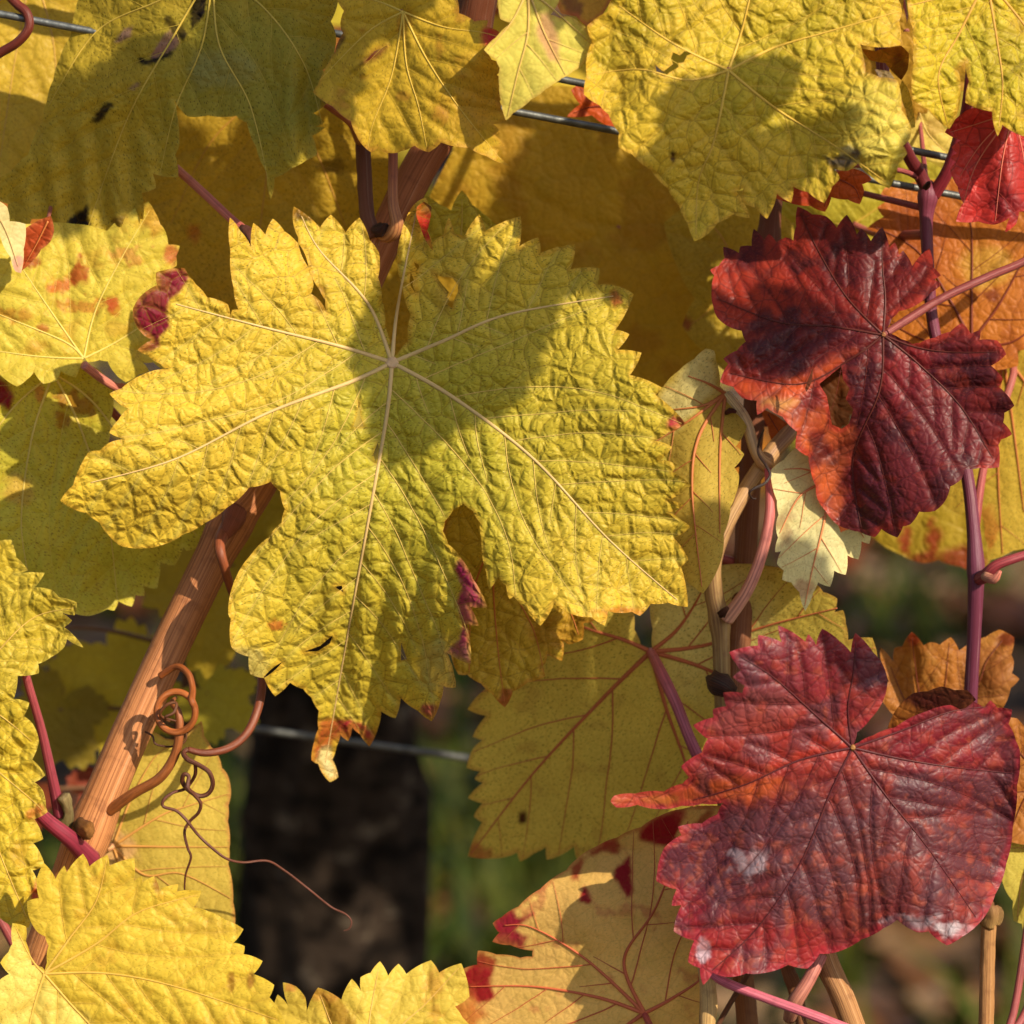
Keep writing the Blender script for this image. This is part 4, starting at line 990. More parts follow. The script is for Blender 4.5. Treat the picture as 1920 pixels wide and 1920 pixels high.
# ---- top right: big puckered leaf
L8 = [(1146, 0), (1139, 22), (1106, 50), (1110, 80), (1102, 98), (1100, 142), (1100, 175), (1124, 197), (1141, 214), (1161, 249), (1165, 273), (1185, 289), (1220, 318), (1253, 354), (1262, 372), (1273, 385), (1290, 420), (1304, 448), (1321, 443), (1346, 417), (1375, 402), (1402, 405), (1395, 381), (1381, 359),
      (1393, 354), (1396, 376), (1417, 389), (1437, 405), (1458, 366), (1481, 375), (1489, 352), (1515, 360), (1544, 375), (1560, 350), (1571, 333), (1566, 318), (1590, 320), (1609, 309), (1630, 328), (1666, 348), (1685, 306), (1698, 287), (1695, 274), (1706, 260), (1708, 238), (1690, 206), (1679, 154), (1650, 145), (1625, 133), (1617, 100), (1614, 84),
      (1640, 88), (1684, 80), (1686, 40), (1694, 0), (1700, -60), (1660, -120), (1600, -110), (1540, -170), (1440, -120), (1400, -60), (1300, -150), (1200, -110)]
leaf('big blistered golden yellow leaf with a jagged insect hole and grey scorched notch', SH, L8, (1366, 132),
     [[(1390, 60), (1420, -60), (1440, -110)], [(1340, 260), (1310, 340), (1305, 440)], [(1450, 200), (1560, 270), (1660, 340)], [(1290, 150), (1200, 130), (1105, 140)], [(1450, 90), (1550, 60), (1690, 20)], [(1260, 80), (1160, 10)]],
     34, gx=-0.10, gy=-0.05, terms=[('ruf', 5, 2.0, 0.4, 330), ('g', 1300, 400, 180, 120, -10), ('g', 1130, 150, 70, 160, -8), ('g', 1640, 240, 90, 120, 4), ('fold', (1366, 132), (1420, 420), 0.08, 0.18, 30)], nz=2.4, mat='top', col=(214, 180, 54),
     feats=[('blob', 1450, 120, 160, 120, (196, 178, 50), 0.6, 0.4, 0.6), ('blob', 1660, 250, 70, 100, (222, 206, 92), 0.8, 0.3, 0.6), ('poly', [(1543, 290), (1560, 300), (1600, 276), (1612, 280), (1610, 300), (1590, 325), (1565, 330), (1556, 310)], (86, 74, 70), 3), ('blob', 1590, 282, 12, 10, (196, 180, 120), 0.9),  # pale blob at the lower right tip paints sunlight there
            ('poly', [(1105, 50), (1146, 0), (1120, 0), (1100, 30)], (196, 120, 60), 5), ('poly', [(1618, 110), (1650, 106), (1680, 120), (1690, 150), (1680, 156), (1640, 146), (1622, 134)], (110, 80, 66), 4), ('blob', 1262, 295, 5, 12, (70, 36, 22), 1, 0.1), ('edge', 9, (206, 150, 50), 0.5, 0.6), ('noise', 110, (176, 160, 44), 0.5, 0.2), ('vein', 5, (206, 176, 70), 0.4)],
     vcol=(206, 168, 66), vr=4.2, gap=64, speck=0.5, holes=[[(1229, 122), (1236, 128), (1244, 134), (1262, 120), (1258, 110), (1262, 98), (1275, 104), (1283, 96), (1300, 98), (1300, 100), (1288, 104), (1282, 117), (1272, 118), (1272, 126), (1255, 136), (1247, 144), (1231, 138)]],
     flaps=[dict(outline=[(1616, 92), (1640, 96), (1690, 86), (1704, 100), (1702, 130), (1690, 150), (1660, 118), (1630, 112)], d0=20, gy=0.9, gx=0.2, j=(1650, 110), col=(190, 124, 40), feats=[('blob', 1690, 128, 16, 30, (110, 50, 30), 0.8)]),
            dict(outline=[(1692, 150), (1704, 170), (1712, 205), (1716, 238), (1708, 240), (1698, 205), (1686, 165)], d0=26, gx=-0.8, j=(1700, 200), col=(214, 190, 84)),
            dict(outline=[(1640, 130), (1668, 134), (1680, 154), (1650, 146)], d0=30, col=(120, 100, 90), j=(1660, 140))],
     pet=[(1390, 60, 20), (1400, -60, 0), (1380, -200, -16)])
leaf('blistered yellow leaf with pointed lobes beside the scarlet leaf', SH,
     [(1701, 0), (1712, 54), (1714, 87), (1713, 119), (1716, 184), (1741, 206), (1779, 236), (1796, 209), (1801, 168), (1798, 130), (1809, 117), (1817, 152), (1815, 190), (1858, 211), (1871, 251), (1880, 236), (1925, 252), (1960, 230), (1990, 240), (2010, 180), (2050, 100), (2030, 20), (2000, -60), (1930, -110), (1850, -120), (1750, -110), (1700, -60)],
     (1850, -40), [[(1800, 60), (1760, 140), (1776, 232)], [(1870, 80), (1880, 160), (1872, 245)], [(1930, 60), (1970, 140), (1988, 236)], [(1780, -10), (1706, 10)], [(1950, -20), (2045, 60)]],
     30, gx=-0.12, gy=0.0, terms=[('ruf', 6, 1.6, 0.2, 230)], nz=1.8, mat='top', col=(208, 182, 50), feats=[('noise', 60, (170, 120, 40), 0.5, 0.35), ('blob', 1860, 110, 90, 70, (186, 176, 50), 0.6), ('edge', 9, (180, 110, 40), 0.5, 0.7)], vcol=(196, 150, 66), vr=4.4, speck=0.7, gap=52,
     pet=[(1852, -80, 10), (1850, -170, -12)])
leaf('scarlet leaf peeking out under the yellow lobes', SD,
     [(1777, 247), (1809, 209), (1823, 203), (1850, 200), (1900, 215), (1960, 250), (1985, 340), (1960, 400), (1925, 395), (1912, 398), (1905, 420), (1888, 431), (1892, 410), (1866, 421), (1834, 415), (1797, 412), (1806, 380), (1796, 350), (1785, 317), (1791, 304), (1785, 295), (1793, 287), (1788, 276), (1800, 263)],
     (1900, 210), [[(1880, 300), (1866, 418)], [(1840, 270), (1800, 330)], [(1920, 300), (1925, 390)], [(1840, 230), (1782, 248)], [(1830, 310), (1800, 408)]],
     4, gx=-0.10, gy=0.0, terms=[('g', 1885, 320, 40, 120, 5), ('ruf', 6, 1.0, 0, 180)], mat='red', col=(204, 50, 42), feats=[('blob', 1900, 330, 60, 90, (150, 44, 40), 0.7, 0.4, 0.6), ('blob', 1890, 390, 40, 30, (110, 24, 34), 0.7), ('edge', 8, (190, 60, 50), 0.5, 0.5)], vcol=(200, 110, 90), vr=3.0, gap=52, speck=0.1,
     pet=[(1880, 180, -6), (1840, 120, -16)], pcol=((170, 50, 60), (140, 40, 50)))
leaf('broad orange leaf underside with dark branching veins', SD,
     [(1700, 345), (1661, 356), (1652, 371), (1663, 377), (1649, 390), (1655, 406), (1629, 428), (1641, 436), (1650, 480), (1640, 540), (1660, 600), (1690, 660), (1760, 680), (1810, 660), (1840, 690), (1905, 682), (1910, 660), (1960, 640), (2010, 560), (2000, 430), (1950, 360), (1800, 335)],
     (1822, 640), [[(1822, 560), (1822, 440), (1810, 345)], [(1780, 560), (1720, 470), (1640, 425)], [(1880, 560), (1940, 440), (1960, 370)], [(1740, 640), (1660, 600)], [(1900, 640), (2000, 560)]],
     -48, gx=0.05, gy=-0.05, terms=[('ruf', 5, 1.6, 0.5, 280)], nz=1.4, mat='orange', col=(196, 116, 38), feats=[('blob', 1850, 500, 50, 40, (206, 160, 60), 0.7), ('blob', 1700, 450, 90, 80, (176, 84, 28), 0.6), ('blob', 1862, 556, 14, 12, (110, 40, 20), 0.8), ('noise', 50, (160, 80, 30), 0.5, 0.3)], vcol=(110, 44, 22), vr=3.4, gap=80, groove=-0.1, bul=0.5, speck=0.3,
     pet=[(1826, 700, -46), (1815, 800, -40), (1812, 880, -34)])
leaf('mustard yellow leaf underside behind the torn red leaf', SD,
     [(1700, 620), (1660, 700), (1640, 800), (1650, 900), (1700, 960), (1760, 940), (1800, 960), (1838, 930), (1846, 985), (1850, 1018), (1856, 1046), (1900, 1032), (1960, 1010), (2010, 920), (2020, 800), (1980, 690), (1900, 640), (1800, 600)],
     (1880, 660), [[(1872, 780), (1872, 900), (1880, 1038)], [(1800, 760), (1720, 900)], [(1950, 760), (2000, 880)], [(1900, 800), (1920, 960)]],
     -58, gx=0.12, gy=0.15, terms=[('ruf', 5, 1.5, 0, 250)], mat='back', col=(204, 172, 62), feats=[('blob', 1850, 990, 22, 40, (190, 110, 40), 0.8)], vcol=(176, 104, 50), vr=4, gap=80, groove=-0.1, bul=0.5, speck=0.8,
     pet=[(1900, 700, -54), (1850, 850, -44), (1826, 1000, -32)])
leaf('blurred yellow leaf with red stains behind the violet shoot', SD,
     [(1610, 860), (1600, 960), (1640, 1010), (1690, 1040), (1730, 1056), (1760, 1050), (1800, 1062), (1840, 1070), (1880, 1000), (1900, 880), (1800, 780), (1680, 790)], (1790, 840), [[(1740, 940), (1700, 1040)], [(1800, 940), (1810, 1060)]],
     -110, gx=0.1, gy=0.1, mat='far', col=(180, 152, 46), feats=[('blob', 1700, 1015, 12, 22, (150, 50, 30), 0.9), ('blob', 1750, 1010, 16, 34, (150, 50, 30), 0.9), ('blob', 1790, 1050, 46, 26, (140, 44, 34), 0.9), ('blob', 1730, 1046, 22, 14, (140, 44, 34), 0.9)], res=1.5, speck=0.2, vr=4, gap=90, veins=False,
     pet=[(1800, 780, -100), (1815, 900, -36)])
leaf('crisp brown orange leaf standing up behind the wine red leaf', SD,
     [(1653, 1219), (1674, 1238), (1680, 1217), (1692, 1212), (1710, 1190), (1732, 1209), (1742, 1205), (1753, 1205), (1762, 1208), (1782, 1200), (1799, 1217), (1849, 1194), (1874, 1186), (1897, 1198), (1896, 1228), (1901, 1240), (1899, 1262), (1908, 1273), (1895, 1290), (1882, 1325), (1860, 1370), (1800, 1400), (1720, 1390), (1675, 1340), (1660, 1322), (1652, 1300), (1664, 1277), (1652, 1240)],
     (1752, 1400), [[(1726, 1310), (1715, 1240), (1710, 1195)], [(1700, 1320), (1670, 1250)], [(1830, 1290), (1850, 1240), (1880, 1200)], [(1770, 1300), (1780, 1205)]],
     -46, gx=0.05, gy=-0.1, terms=[('ruf', 7, 2.0, 0, 200), ('g', 1870, 1260, 40, 60, 3)], nz=2.2, mat='orange', col=(176, 112, 44), feats=[('blob', 1710, 1196, 14, 14, (150, 40, 26), 0.9), ('blob', 1885, 1200, 26, 12, (120, 50, 24), 0.9), ('blob', 1860, 1270, 60, 60, (160, 108, 60), 0.6), ('noise', 50, (190, 136, 64), 0.5, 0.25)], vcol=(104, 44, 26), vr=2.6, gap=56, speck=0.4, groove=0.3, bul=1.2,
     pet=[(1780, 1440, -46), (1805, 1490, -42)])

# ---- top centre
leaf('crumpled golden leaf with rusty speckles between the two red stalks', SH,
     [(632, -10), (645, 20), (638, 45), (643, 62), (628, 97), (616, 118), (605, 140), (596, 160), (590, 172), (625, 200), (658, 227), (668, 253), (680, 272), (697, 283), (708, 278), (720, 285), (740, 287), (753, 283), (777, 273), (803, 280), (827, 267), (880, 277), (913, 293), (948, 307), (931, 290), (934, 282), (926, 276), (942, 272), (927, 252), (936, 247), (926, 233), (948, 223), (940, 205), (937, 190), (945, 172), (950, 160), (934, 140), (940, 123), (922, 112), (913, 97), (928, 82), (942, 70), (930, 56), (913, 50), (913, 40), (890, 40), (863, 23), (857, -5), (830, -50), (770, -70), (700, -50)],
     (756, 22), [[(735, 140), (700, 230), (690, 278)], [(762, 120), (785, 200), (800, 276)], [(800, 110), (860, 200), (940, 300)], [(690, 60), (600, 150)], [(830, 50), (900, 60), (938, 70)], [(700, 0), (640, -5)]],
     24, gx=0.10, gy=0.05, terms=[('fold', (756, 22), (700, 280), 0.0, -0.25, 14), ('ruf', 6, 2.0, 0.4, 230), ('g', 870, 120, 60, 60, 4), ('fold', (756, 22), (820, 280), 0.16, 0.0, 16), ('g', 930, 290, 60, 50, -4)], nz=2.0, mat='topg', col=(206, 170, 48),
     feats=[('blob', 900, 180, 70, 80, (186, 132, 40), 0.6, 0.6, 0.5), ('noise', 36, (160, 96, 34), 0.5, 0.35), ('blob', 928, 66, 22, 24, (190, 50, 56), 1, 0.3), ('poly', [(640, 55), (646, 70), (634, 95), (618, 116), (612, 108), (628, 80), (630, 60)], (40, 24, 26), 4), ('poly', [(655, 138), (690, 105), (726, 85), (722, 96), (700, 112), (676, 126)], (60, 36, 16), 4), ('edge', 7, (190, 130, 50), 0.5, 0.7)],
     vcol=(214, 180, 76), vr=2.8, gap=50, speck=0.7, groove=0.3,
     holes=[[(684, 116), (702, 96), (726, 86), (715, 97), (698, 110)]],
     pet=[(770, -20, 14), (820, -90, 0), (900, -120, -22)])
leaf('bright lemon yellow leaf underside lit at the top beside the wire', SH,
     [(940, -10), (942, 33), (957, 43), (930, 70), (913, 93), (930, 112), (937, 127), (936, 160), (940, 190), (950, 222), (962, 212), (970, 207), (996, 186), (1023, 167), (1036, 158), (1053, 147), (1074, 134), (1093, 120), (1104, 102), (1110, 80), (1100, 53), (1086, 42), (1080, 36), (1064, 30), (1050, 34), (1034, 27), (1048, -10), (1000, -60)],
     (990, -20), [[(990, 60), (970, 140), (952, 218)], [(1020, 60), (1060, 140)], [(1040, 20), (1106, 80)], [(960, 40), (916, 94)]],
     36, gx=-0.22, gy=0.0, terms=[('ruf', 6, 1.0, 0, 160)], mat='back', col=(226, 212, 96), feats=[('poly', [(1030, 20), (1040, 40), (1045, 80), (1050, 118), (1030, 115), (1018, 90), (1004, 50), (1010, 22)], (206, 150, 110), 6, 0.8), ('edge', 6, (206, 160, 80), 0.5, 0.6)], vcol=(206, 170, 90), vr=3, gap=46, speck=0.1, groove=0.2, bul=0.9,
     flaps=[dict(outline=[(1040, -10), (1052, 24), (1080, 30), (1100, 50), (1130, 26), (1150, -10)], d0=26, gy=-0.3, j=(1090, 20), col=(206, 160, 66), feats=[('blob', 1074, 10, 18, 24, (120, 74, 60), 0.8), ('edge', 8, (190, 110, 70), 0.7, 0.4)])],
     pet=[(975, -80, 10), (930, -150, -20)])

# ---- top left: big leaf in shade
L15 = [(150, -10), (133, 67), (112, 110), (100, 150), (88, 190), (80, 227), (53, 290), (20, 322), (-10, 342), (-30, 370), (0, 377), (13, 383), (23, 413), (50, 423), (60, 412), (90, 410), (107, 443), (124, 425), (140, 450), (160, 474), (172, 462), (190, 453), (213, 453), (215, 430), (235, 433), (237, 403), (265, 407), (268, 363), (287, 350), (288, 327), (330, 328), (332, 306), (328, 290), (336, 270), (327, 187), (353, 213), (390, 216), (443, 217), (463, 230), (480, 275), (500, 323), (508, 368), (517, 335), (547, 315), (575, 300), (590, 287), (588, 255), (605, 240), (588, 238), (604, 228), (590, 212), (610, 190), (600, 165), (612, 150), (608, 132), (623, 110), (630, 67), (620, 40), (634, 0), (640, -80), (540, -150), (400, -170), (260, -150), (180, -90)]
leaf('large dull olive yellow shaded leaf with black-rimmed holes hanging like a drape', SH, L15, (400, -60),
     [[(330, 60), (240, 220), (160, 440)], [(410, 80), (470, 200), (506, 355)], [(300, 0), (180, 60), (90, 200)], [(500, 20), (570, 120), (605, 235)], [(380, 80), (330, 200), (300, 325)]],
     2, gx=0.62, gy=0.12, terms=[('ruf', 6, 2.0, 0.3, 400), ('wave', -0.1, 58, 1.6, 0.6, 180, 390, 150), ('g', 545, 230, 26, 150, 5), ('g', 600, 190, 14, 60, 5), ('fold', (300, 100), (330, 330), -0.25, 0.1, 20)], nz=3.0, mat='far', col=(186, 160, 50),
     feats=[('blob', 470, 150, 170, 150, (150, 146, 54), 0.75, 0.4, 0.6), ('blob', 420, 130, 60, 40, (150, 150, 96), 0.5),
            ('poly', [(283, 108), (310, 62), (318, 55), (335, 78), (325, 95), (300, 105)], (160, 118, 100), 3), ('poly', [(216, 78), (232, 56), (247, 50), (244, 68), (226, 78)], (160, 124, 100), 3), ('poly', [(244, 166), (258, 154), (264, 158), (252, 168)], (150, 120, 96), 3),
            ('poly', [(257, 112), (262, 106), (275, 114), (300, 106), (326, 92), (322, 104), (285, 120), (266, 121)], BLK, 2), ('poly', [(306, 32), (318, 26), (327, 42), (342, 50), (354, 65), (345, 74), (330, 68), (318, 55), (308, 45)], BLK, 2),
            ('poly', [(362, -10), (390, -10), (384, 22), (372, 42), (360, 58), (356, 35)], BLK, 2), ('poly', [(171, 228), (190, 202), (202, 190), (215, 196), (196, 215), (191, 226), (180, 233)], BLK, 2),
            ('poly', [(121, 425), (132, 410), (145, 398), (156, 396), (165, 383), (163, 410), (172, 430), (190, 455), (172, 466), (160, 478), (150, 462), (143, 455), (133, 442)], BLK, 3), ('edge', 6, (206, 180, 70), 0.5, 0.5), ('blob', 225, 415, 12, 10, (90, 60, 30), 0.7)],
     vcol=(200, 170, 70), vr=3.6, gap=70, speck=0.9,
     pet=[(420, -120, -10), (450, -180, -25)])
leaf('half lit yellow leaf behind the hooked tendril', SH,
     [(-90, -60), (60, -90), (160, -60), (170, 60), (140, 200), (110, 300), (60, 360), (0, 370), (-90, 330)], (60, -60), [[(30, 100), (0, 300)], [(100, 80), (110, 280)]],
     -62, gx=-0.1, gy=0.0, mat='topg', col=(206, 172, 56), res=1.4, speck=0.6, vr=4, gap=80, vcol=(190, 150, 70), pet=[(40, -110, -50), (-20, -140, -42)])
leaf('pale cream curled leaf tip hanging at the frame edge above the red-flecked leaf', SH,
     [(-30, 360), (0, 378), (13, 388), (20, 413), (43, 423), (44, 467), (38, 510), (30, 507), (20, 483), (0, 443), (-30, 430)], (-20, 380), [[(10, 430), (34, 500)]],
     2, gx=-0.5, mat='back', col=(228, 214, 150), feats=[('blob', 34, 500, 12, 22, (206, 130, 130), 0.7)], vcol=(206, 170, 110), vr=2.5, gap=40, speck=0.1, groove=0.1, bul=0.3, pet=[(-60, 300, -20), (-80, 100, -40), (-60, -130, -40)])
leaf('curled orange red leaf edge next to the cream tip', SH,
     [(50, 433), (93, 410), (101, 433), (94, 453), (77, 467), (60, 490), (42, 503)], (90, 415), [[(70, 455), (46, 498)]],
     -2, gx=0.3, gy=0.2, mat='orange', col=(196, 84, 40), feats=[('edge', 6, (226, 140, 80), 0.6, 0.4)], vcol=(200, 120, 60), vr=2, gap=40, speck=0.1, pet=[(95, 390, -25), (120, 300, -60), (100, 100, -75), (100, -120, -50)], pr=4)
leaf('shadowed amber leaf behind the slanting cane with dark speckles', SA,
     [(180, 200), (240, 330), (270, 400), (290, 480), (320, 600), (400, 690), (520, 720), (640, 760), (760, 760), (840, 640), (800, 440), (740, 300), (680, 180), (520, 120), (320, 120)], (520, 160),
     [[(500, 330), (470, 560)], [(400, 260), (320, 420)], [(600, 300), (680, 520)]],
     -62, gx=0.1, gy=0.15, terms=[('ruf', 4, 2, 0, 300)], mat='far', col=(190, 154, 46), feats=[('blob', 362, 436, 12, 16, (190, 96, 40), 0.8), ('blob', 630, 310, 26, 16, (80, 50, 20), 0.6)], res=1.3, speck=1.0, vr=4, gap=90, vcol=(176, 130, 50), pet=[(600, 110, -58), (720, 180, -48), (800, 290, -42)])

# ---- left column
leaf('yellow leaf flecked with red stains beside the crimson lobe tip', SA,
     [(157, 668), (149, 691), (140, 704), (114, 697), (105, 710), (82, 714), (64, 700), (50, 712), (32, 720), (0, 702), (-50, 690), (-80, 600), (-80, 480), (-20, 430), (60, 420), (140, 420), (200, 430), (240, 400), (277, 383), (290, 397), (300, 420), (308, 430), (317, 457), (333, 463), (330, 480), (328, 497), (318, 506), (350, 540), (360, 600), (340, 650), (310, 690), (287, 679), (270, 681), (276, 694), (260, 702), (236, 711), (213, 697), (201, 679), (187, 675), (166, 676)],
     (157, 672), [[(100, 590), (40, 500), (10, 440)], [(70, 668), (-60, 650)], [(180, 580), (230, 480), (280, 395)], [(220, 640), (330, 570)], [(120, 640), (0, 590), (-70, 560)]],
     -18, gx=-0.10, gy=-0.05, terms=[('ruf', 5, 1.5, 1, 250)], mat='topg', col=(216, 194, 70), feats=[('blob', 148, 512, 14, 24, (166, 52, 24), 0.9, 0.7), ('blob', 160, 570, 42, 12, (190, 100, 40), 0.7, 0.9), ('blob', 212, 570, 12, 18, (190, 66, 36), 0.9, 0.5), ('blob', 108, 535, 20, 12, (196, 90, 40), 0.8, 0.7), ('blob', 80, 616, 12, 10, (176, 90, 36), 0.8), ('blob', 20, 590, 40, 12, (196, 130, 44), 0.7, 0.7), ('blob', 240, 480, 30, 16, (206, 110, 70), 0.5, 1.2), ('blob', 322, 478, 14, 24, (196, 110, 60), 0.9, 0.3), ('blob', 70, 650, 24, 12, (196, 150, 50), 0.6), ('blob', 290, 410, 16, 26, (206, 150, 56), 0.7), ('blob', 60, 492, 14, 10, (150, 40, 24), 0.8), ('noise', 44, (206, 150, 50), 0.4, 0.35)],
     vcol=(220, 196, 100), vr=3.0, speck=0.5)
leaf('yellow-green leaf dotted with dark specks and brown scabs at the left', SA,
     [(100, 680), (180, 690), (205, 715), (211, 732), (213, 750), (206, 790), (204, 828), (230, 900), (300, 950), (380, 985), (382, 1015), (350, 1031), (344, 1026), (324, 1056), (302, 1056), (297, 1088), (292, 1101), (270, 1100), (268, 1115), (255, 1117), (245, 1133), (223, 1129), (213, 1142), (201, 1142), (166, 1155), (131, 1147), (90, 1140), (40, 1120), (0, 1100), (-60, 1060), (-90, 960), (-90, 840), (-50, 740), (0, 695)],
     (100, 700), [[(150, 800), (200, 960), (220, 1125)], [(60, 820), (40, 980), (60, 1110)], [(180, 760), (280, 900), (370, 1005)], [(20, 770), (-70, 900)]],
     -30, gx=-0.10, gy=0.05, terms=[('ruf', 5, 1.6, 0, 330), ('wave', 0.3, 90, 0.6, 0, 220, 1090, 120), ('g', 250, 1100, 160, 80, -6)], mat='topg', col=(204, 190, 62), feats=[('blob', 150, 1080, 130, 80, (170, 166, 56), 0.6, 0.4, 0.6), ('blob', 130, 745, 20, 14, (150, 90, 24), 0.9, 0.9), ('blob', 160, 762, 22, 18, (150, 90, 24), 0.8, 0.9), ('blob', 118, 780, 12, 18, (150, 84, 24), 0.8, 0.8), ('poly', [(-10, 700), (16, 715), (24, 745), (18, 770), (8, 760), (-10, 750)], (130, 24, 34), 5), ('blob', 30, 920, 30, 26, (206, 150, 70), 0.5), ('blob', 75, 735, 8, 16, (190, 90, 60), 0.6), ('edge', 7, (214, 196, 84), 0.5, 0.4)],
     vcol=(210, 186, 96), vr=3.8, speck=1.0, pet=[(120, 690, -36), (200, 760, -44), (380, 960, -40)])
leaf('rippled yellow leaf with a jagged edge running down the left side', SA,
     [(-40, 1000), (0, 1014), (19, 1015), (26, 1027), (30, 1045), (47, 1068), (29, 1077), (79, 1077), (67, 1100), (96, 1106), (110, 1120), (140, 1132), (137, 1150), (112, 1147), (131, 1164), (122, 1176), (152, 1211), (126, 1200), (120, 1214), (96, 1232), (73, 1246), (70, 1260), (35, 1269), (28, 1309), (50, 1320), (47, 1342), (61, 1357), (73, 1389), (63, 1424), (80, 1453), (67, 1467), (80, 1482), (86, 1514), (87, 1522), (67, 1537), (77, 1572), (64, 1581), (77, 1604), (79, 1622), (63, 1633), (73, 1680), (60, 1700), (50, 1735), (29, 1738), (0, 1722), (-80, 1650), (-130, 1500), (-130, 1250), (-90, 1060)],
     (-90, 1330), [[(-20, 1240), (60, 1160), (138, 1140)], [(-20, 1330), (60, 1390)], [(-30, 1420), (60, 1500), (80, 1520)], [(-40, 1480), (0, 1600), (50, 1720)], [(-60, 1200), (-10, 1030)]],
     0, gx=0.08, gy=0.05, terms=[('wave', 1.2, 46, 0.7, 0, 40, 1400, 300), ('ruf', 6, 1.5, 0, 300), ('g', 100, 1180, 60, 60, -4)], mat='top', col=(214, 184, 56), feats=[('blob', 70, 1526, 16, 14, (196, 90, 56), 0.8), ('blob', 70, 1670, 10, 22, (176, 40, 40), 0.9), ('blob', 32, 1600, 20, 24, (176, 130, 40), 0.5), ('edge', 7, (222, 200, 90), 0.5, 0.4), ('blob', 20, 1200, 120, 120, (200, 178, 62), 0.5)],
     vcol=(206, 170, 84), vr=3.6, speck=0.6, gap=56, pet=[(-100, 1400, -12), (-60, 1600, -26), (60, 1830, -30)])
leaf('smooth golden yellow sharply toothed leaf at the bottom left corner', SA,
     [(84, 1820), (88, 1806), (91, 1773), (85, 1756), (70, 1747), (55, 1721), (55, 1692), (71, 1683), (69, 1648), (83, 1624), (104, 1645), (120, 1626), (125, 1635), (155, 1606), (168, 1622), (200, 1607), (206, 1622), (248, 1614), (251, 1651), (264, 1645), (267, 1654), (287, 1648), (300, 1665), (332, 1660), (332, 1671), (373, 1674), (366, 1700), (391, 1709), (420, 1724), (451, 1744), (440, 1767), (456, 1776), (458, 1788), (487, 1804), (478, 1826), (509, 1849), (505, 1870), (529, 1919), (510, 1960), (500, 2010), (400, 2070), (240, 2080), (100, 2060), (0, 2010), (-50, 1930), (-40, 1870), (0, 1837), (15, 1826), (6, 1805), (16, 1785), (23, 1770), (26, 1735), (45, 1741), (48, 1765), (61, 1808), (79, 1814)],
     (83, 1826), [[(130, 1760), (180, 1690), (200, 1612)], [(180, 1770), (260, 1710), (370, 1678)], [(200, 1825), (330, 1850), (520, 1912)], [(130, 1880), (200, 1960), (260, 2070)], [(60, 1900), (40, 2000)], [(60, 1800), (30, 1740)]],
     16, gx=0.02, gy=0.02, terms=[('fold', (83, 1826), (260, 2060), -0.04, 0.22, 10), ('ruf', 5, 1.8, 0.8, 350), ('fold', (83, 1826), (380, 1690), -0.05, 0.03, 14)], nz=1.5, mat='topg', col=(222, 190, 62),
     feats=[('poly', [(83, 1826), (180, 1930), (260, 2070), (0, 2040), (-60, 1900), (0, 1830), (20, 1730), (60, 1800)], (232, 210, 104), 12, 0.8), ('noise', 30, (196, 140, 40), 0.4, 0.4), ('blob', 434, 1842, 8, 18, (140, 84, 30), 0.8, 0.3), ('blob', 470, 1840, 8, 14, (140, 84, 30), 0.8, 0.3), ('blob', 296, 1656, 9, 14, (140, 80, 40), 0.9, 0.3), ('vein', 5, (190, 150, 50), 0.4), ('blob', 400, 1740, 60, 16, (190, 150, 60), 0.4, 0.8)],
     vcol=(206, 164, 70), vr=3.6, speck=0.45, gap=62, pet=[(90, 1850, 0), (110, 1800, -18), (118, 1720, -26)], pcol=((206, 150, 90), (180, 80, 90)))
leaf('flat yellow leaf underside behind the knotted tendrils', SA,
     [(205, 1575), (220, 1480), (250, 1410), (274, 1372), (310, 1385), (340, 1390), (376, 1357), (382, 1380), (395, 1400), (408, 1415), (416, 1440), (426, 1452), (433, 1485), (428, 1510), (427, 1540), (430, 1592), (428, 1620), (437, 1692), (440, 1740), (420, 1790), (340, 1800), (240, 1760), (190, 1700), (180, 1640), (188, 1590)],
     (212, 1586), [[(300, 1530), (350, 1512), (430, 1488)], [(245, 1500), (290, 1420), (330, 1394)], [(270, 1640), (340, 1638), (432, 1684)], [(240, 1660), (300, 1760)], [(330, 1588), (428, 1588)]],
     -40, gx=0.05, gy=-0.12, terms=[('fold', (440, 1520), (350, 1600), 0.0, 0.0, 10), ('ruf', 4, 1.2, 0, 230)], mat='back', col=(212, 184, 78), feats=[('edge', 5, (190, 90, 70), 0.5, 0.9), ('blob', 215, 1590, 40, 30, (226, 170, 120), 0.7)], vcol=(190, 136, 66), vr=3.4, gap=90, groove=-0.1, bul=0.4, speck=0.4,
     pet=[(192, 1592, -36), (160, 1600, -28)], pcol=((226, 170, 120), (206, 140, 100)), pr=9)
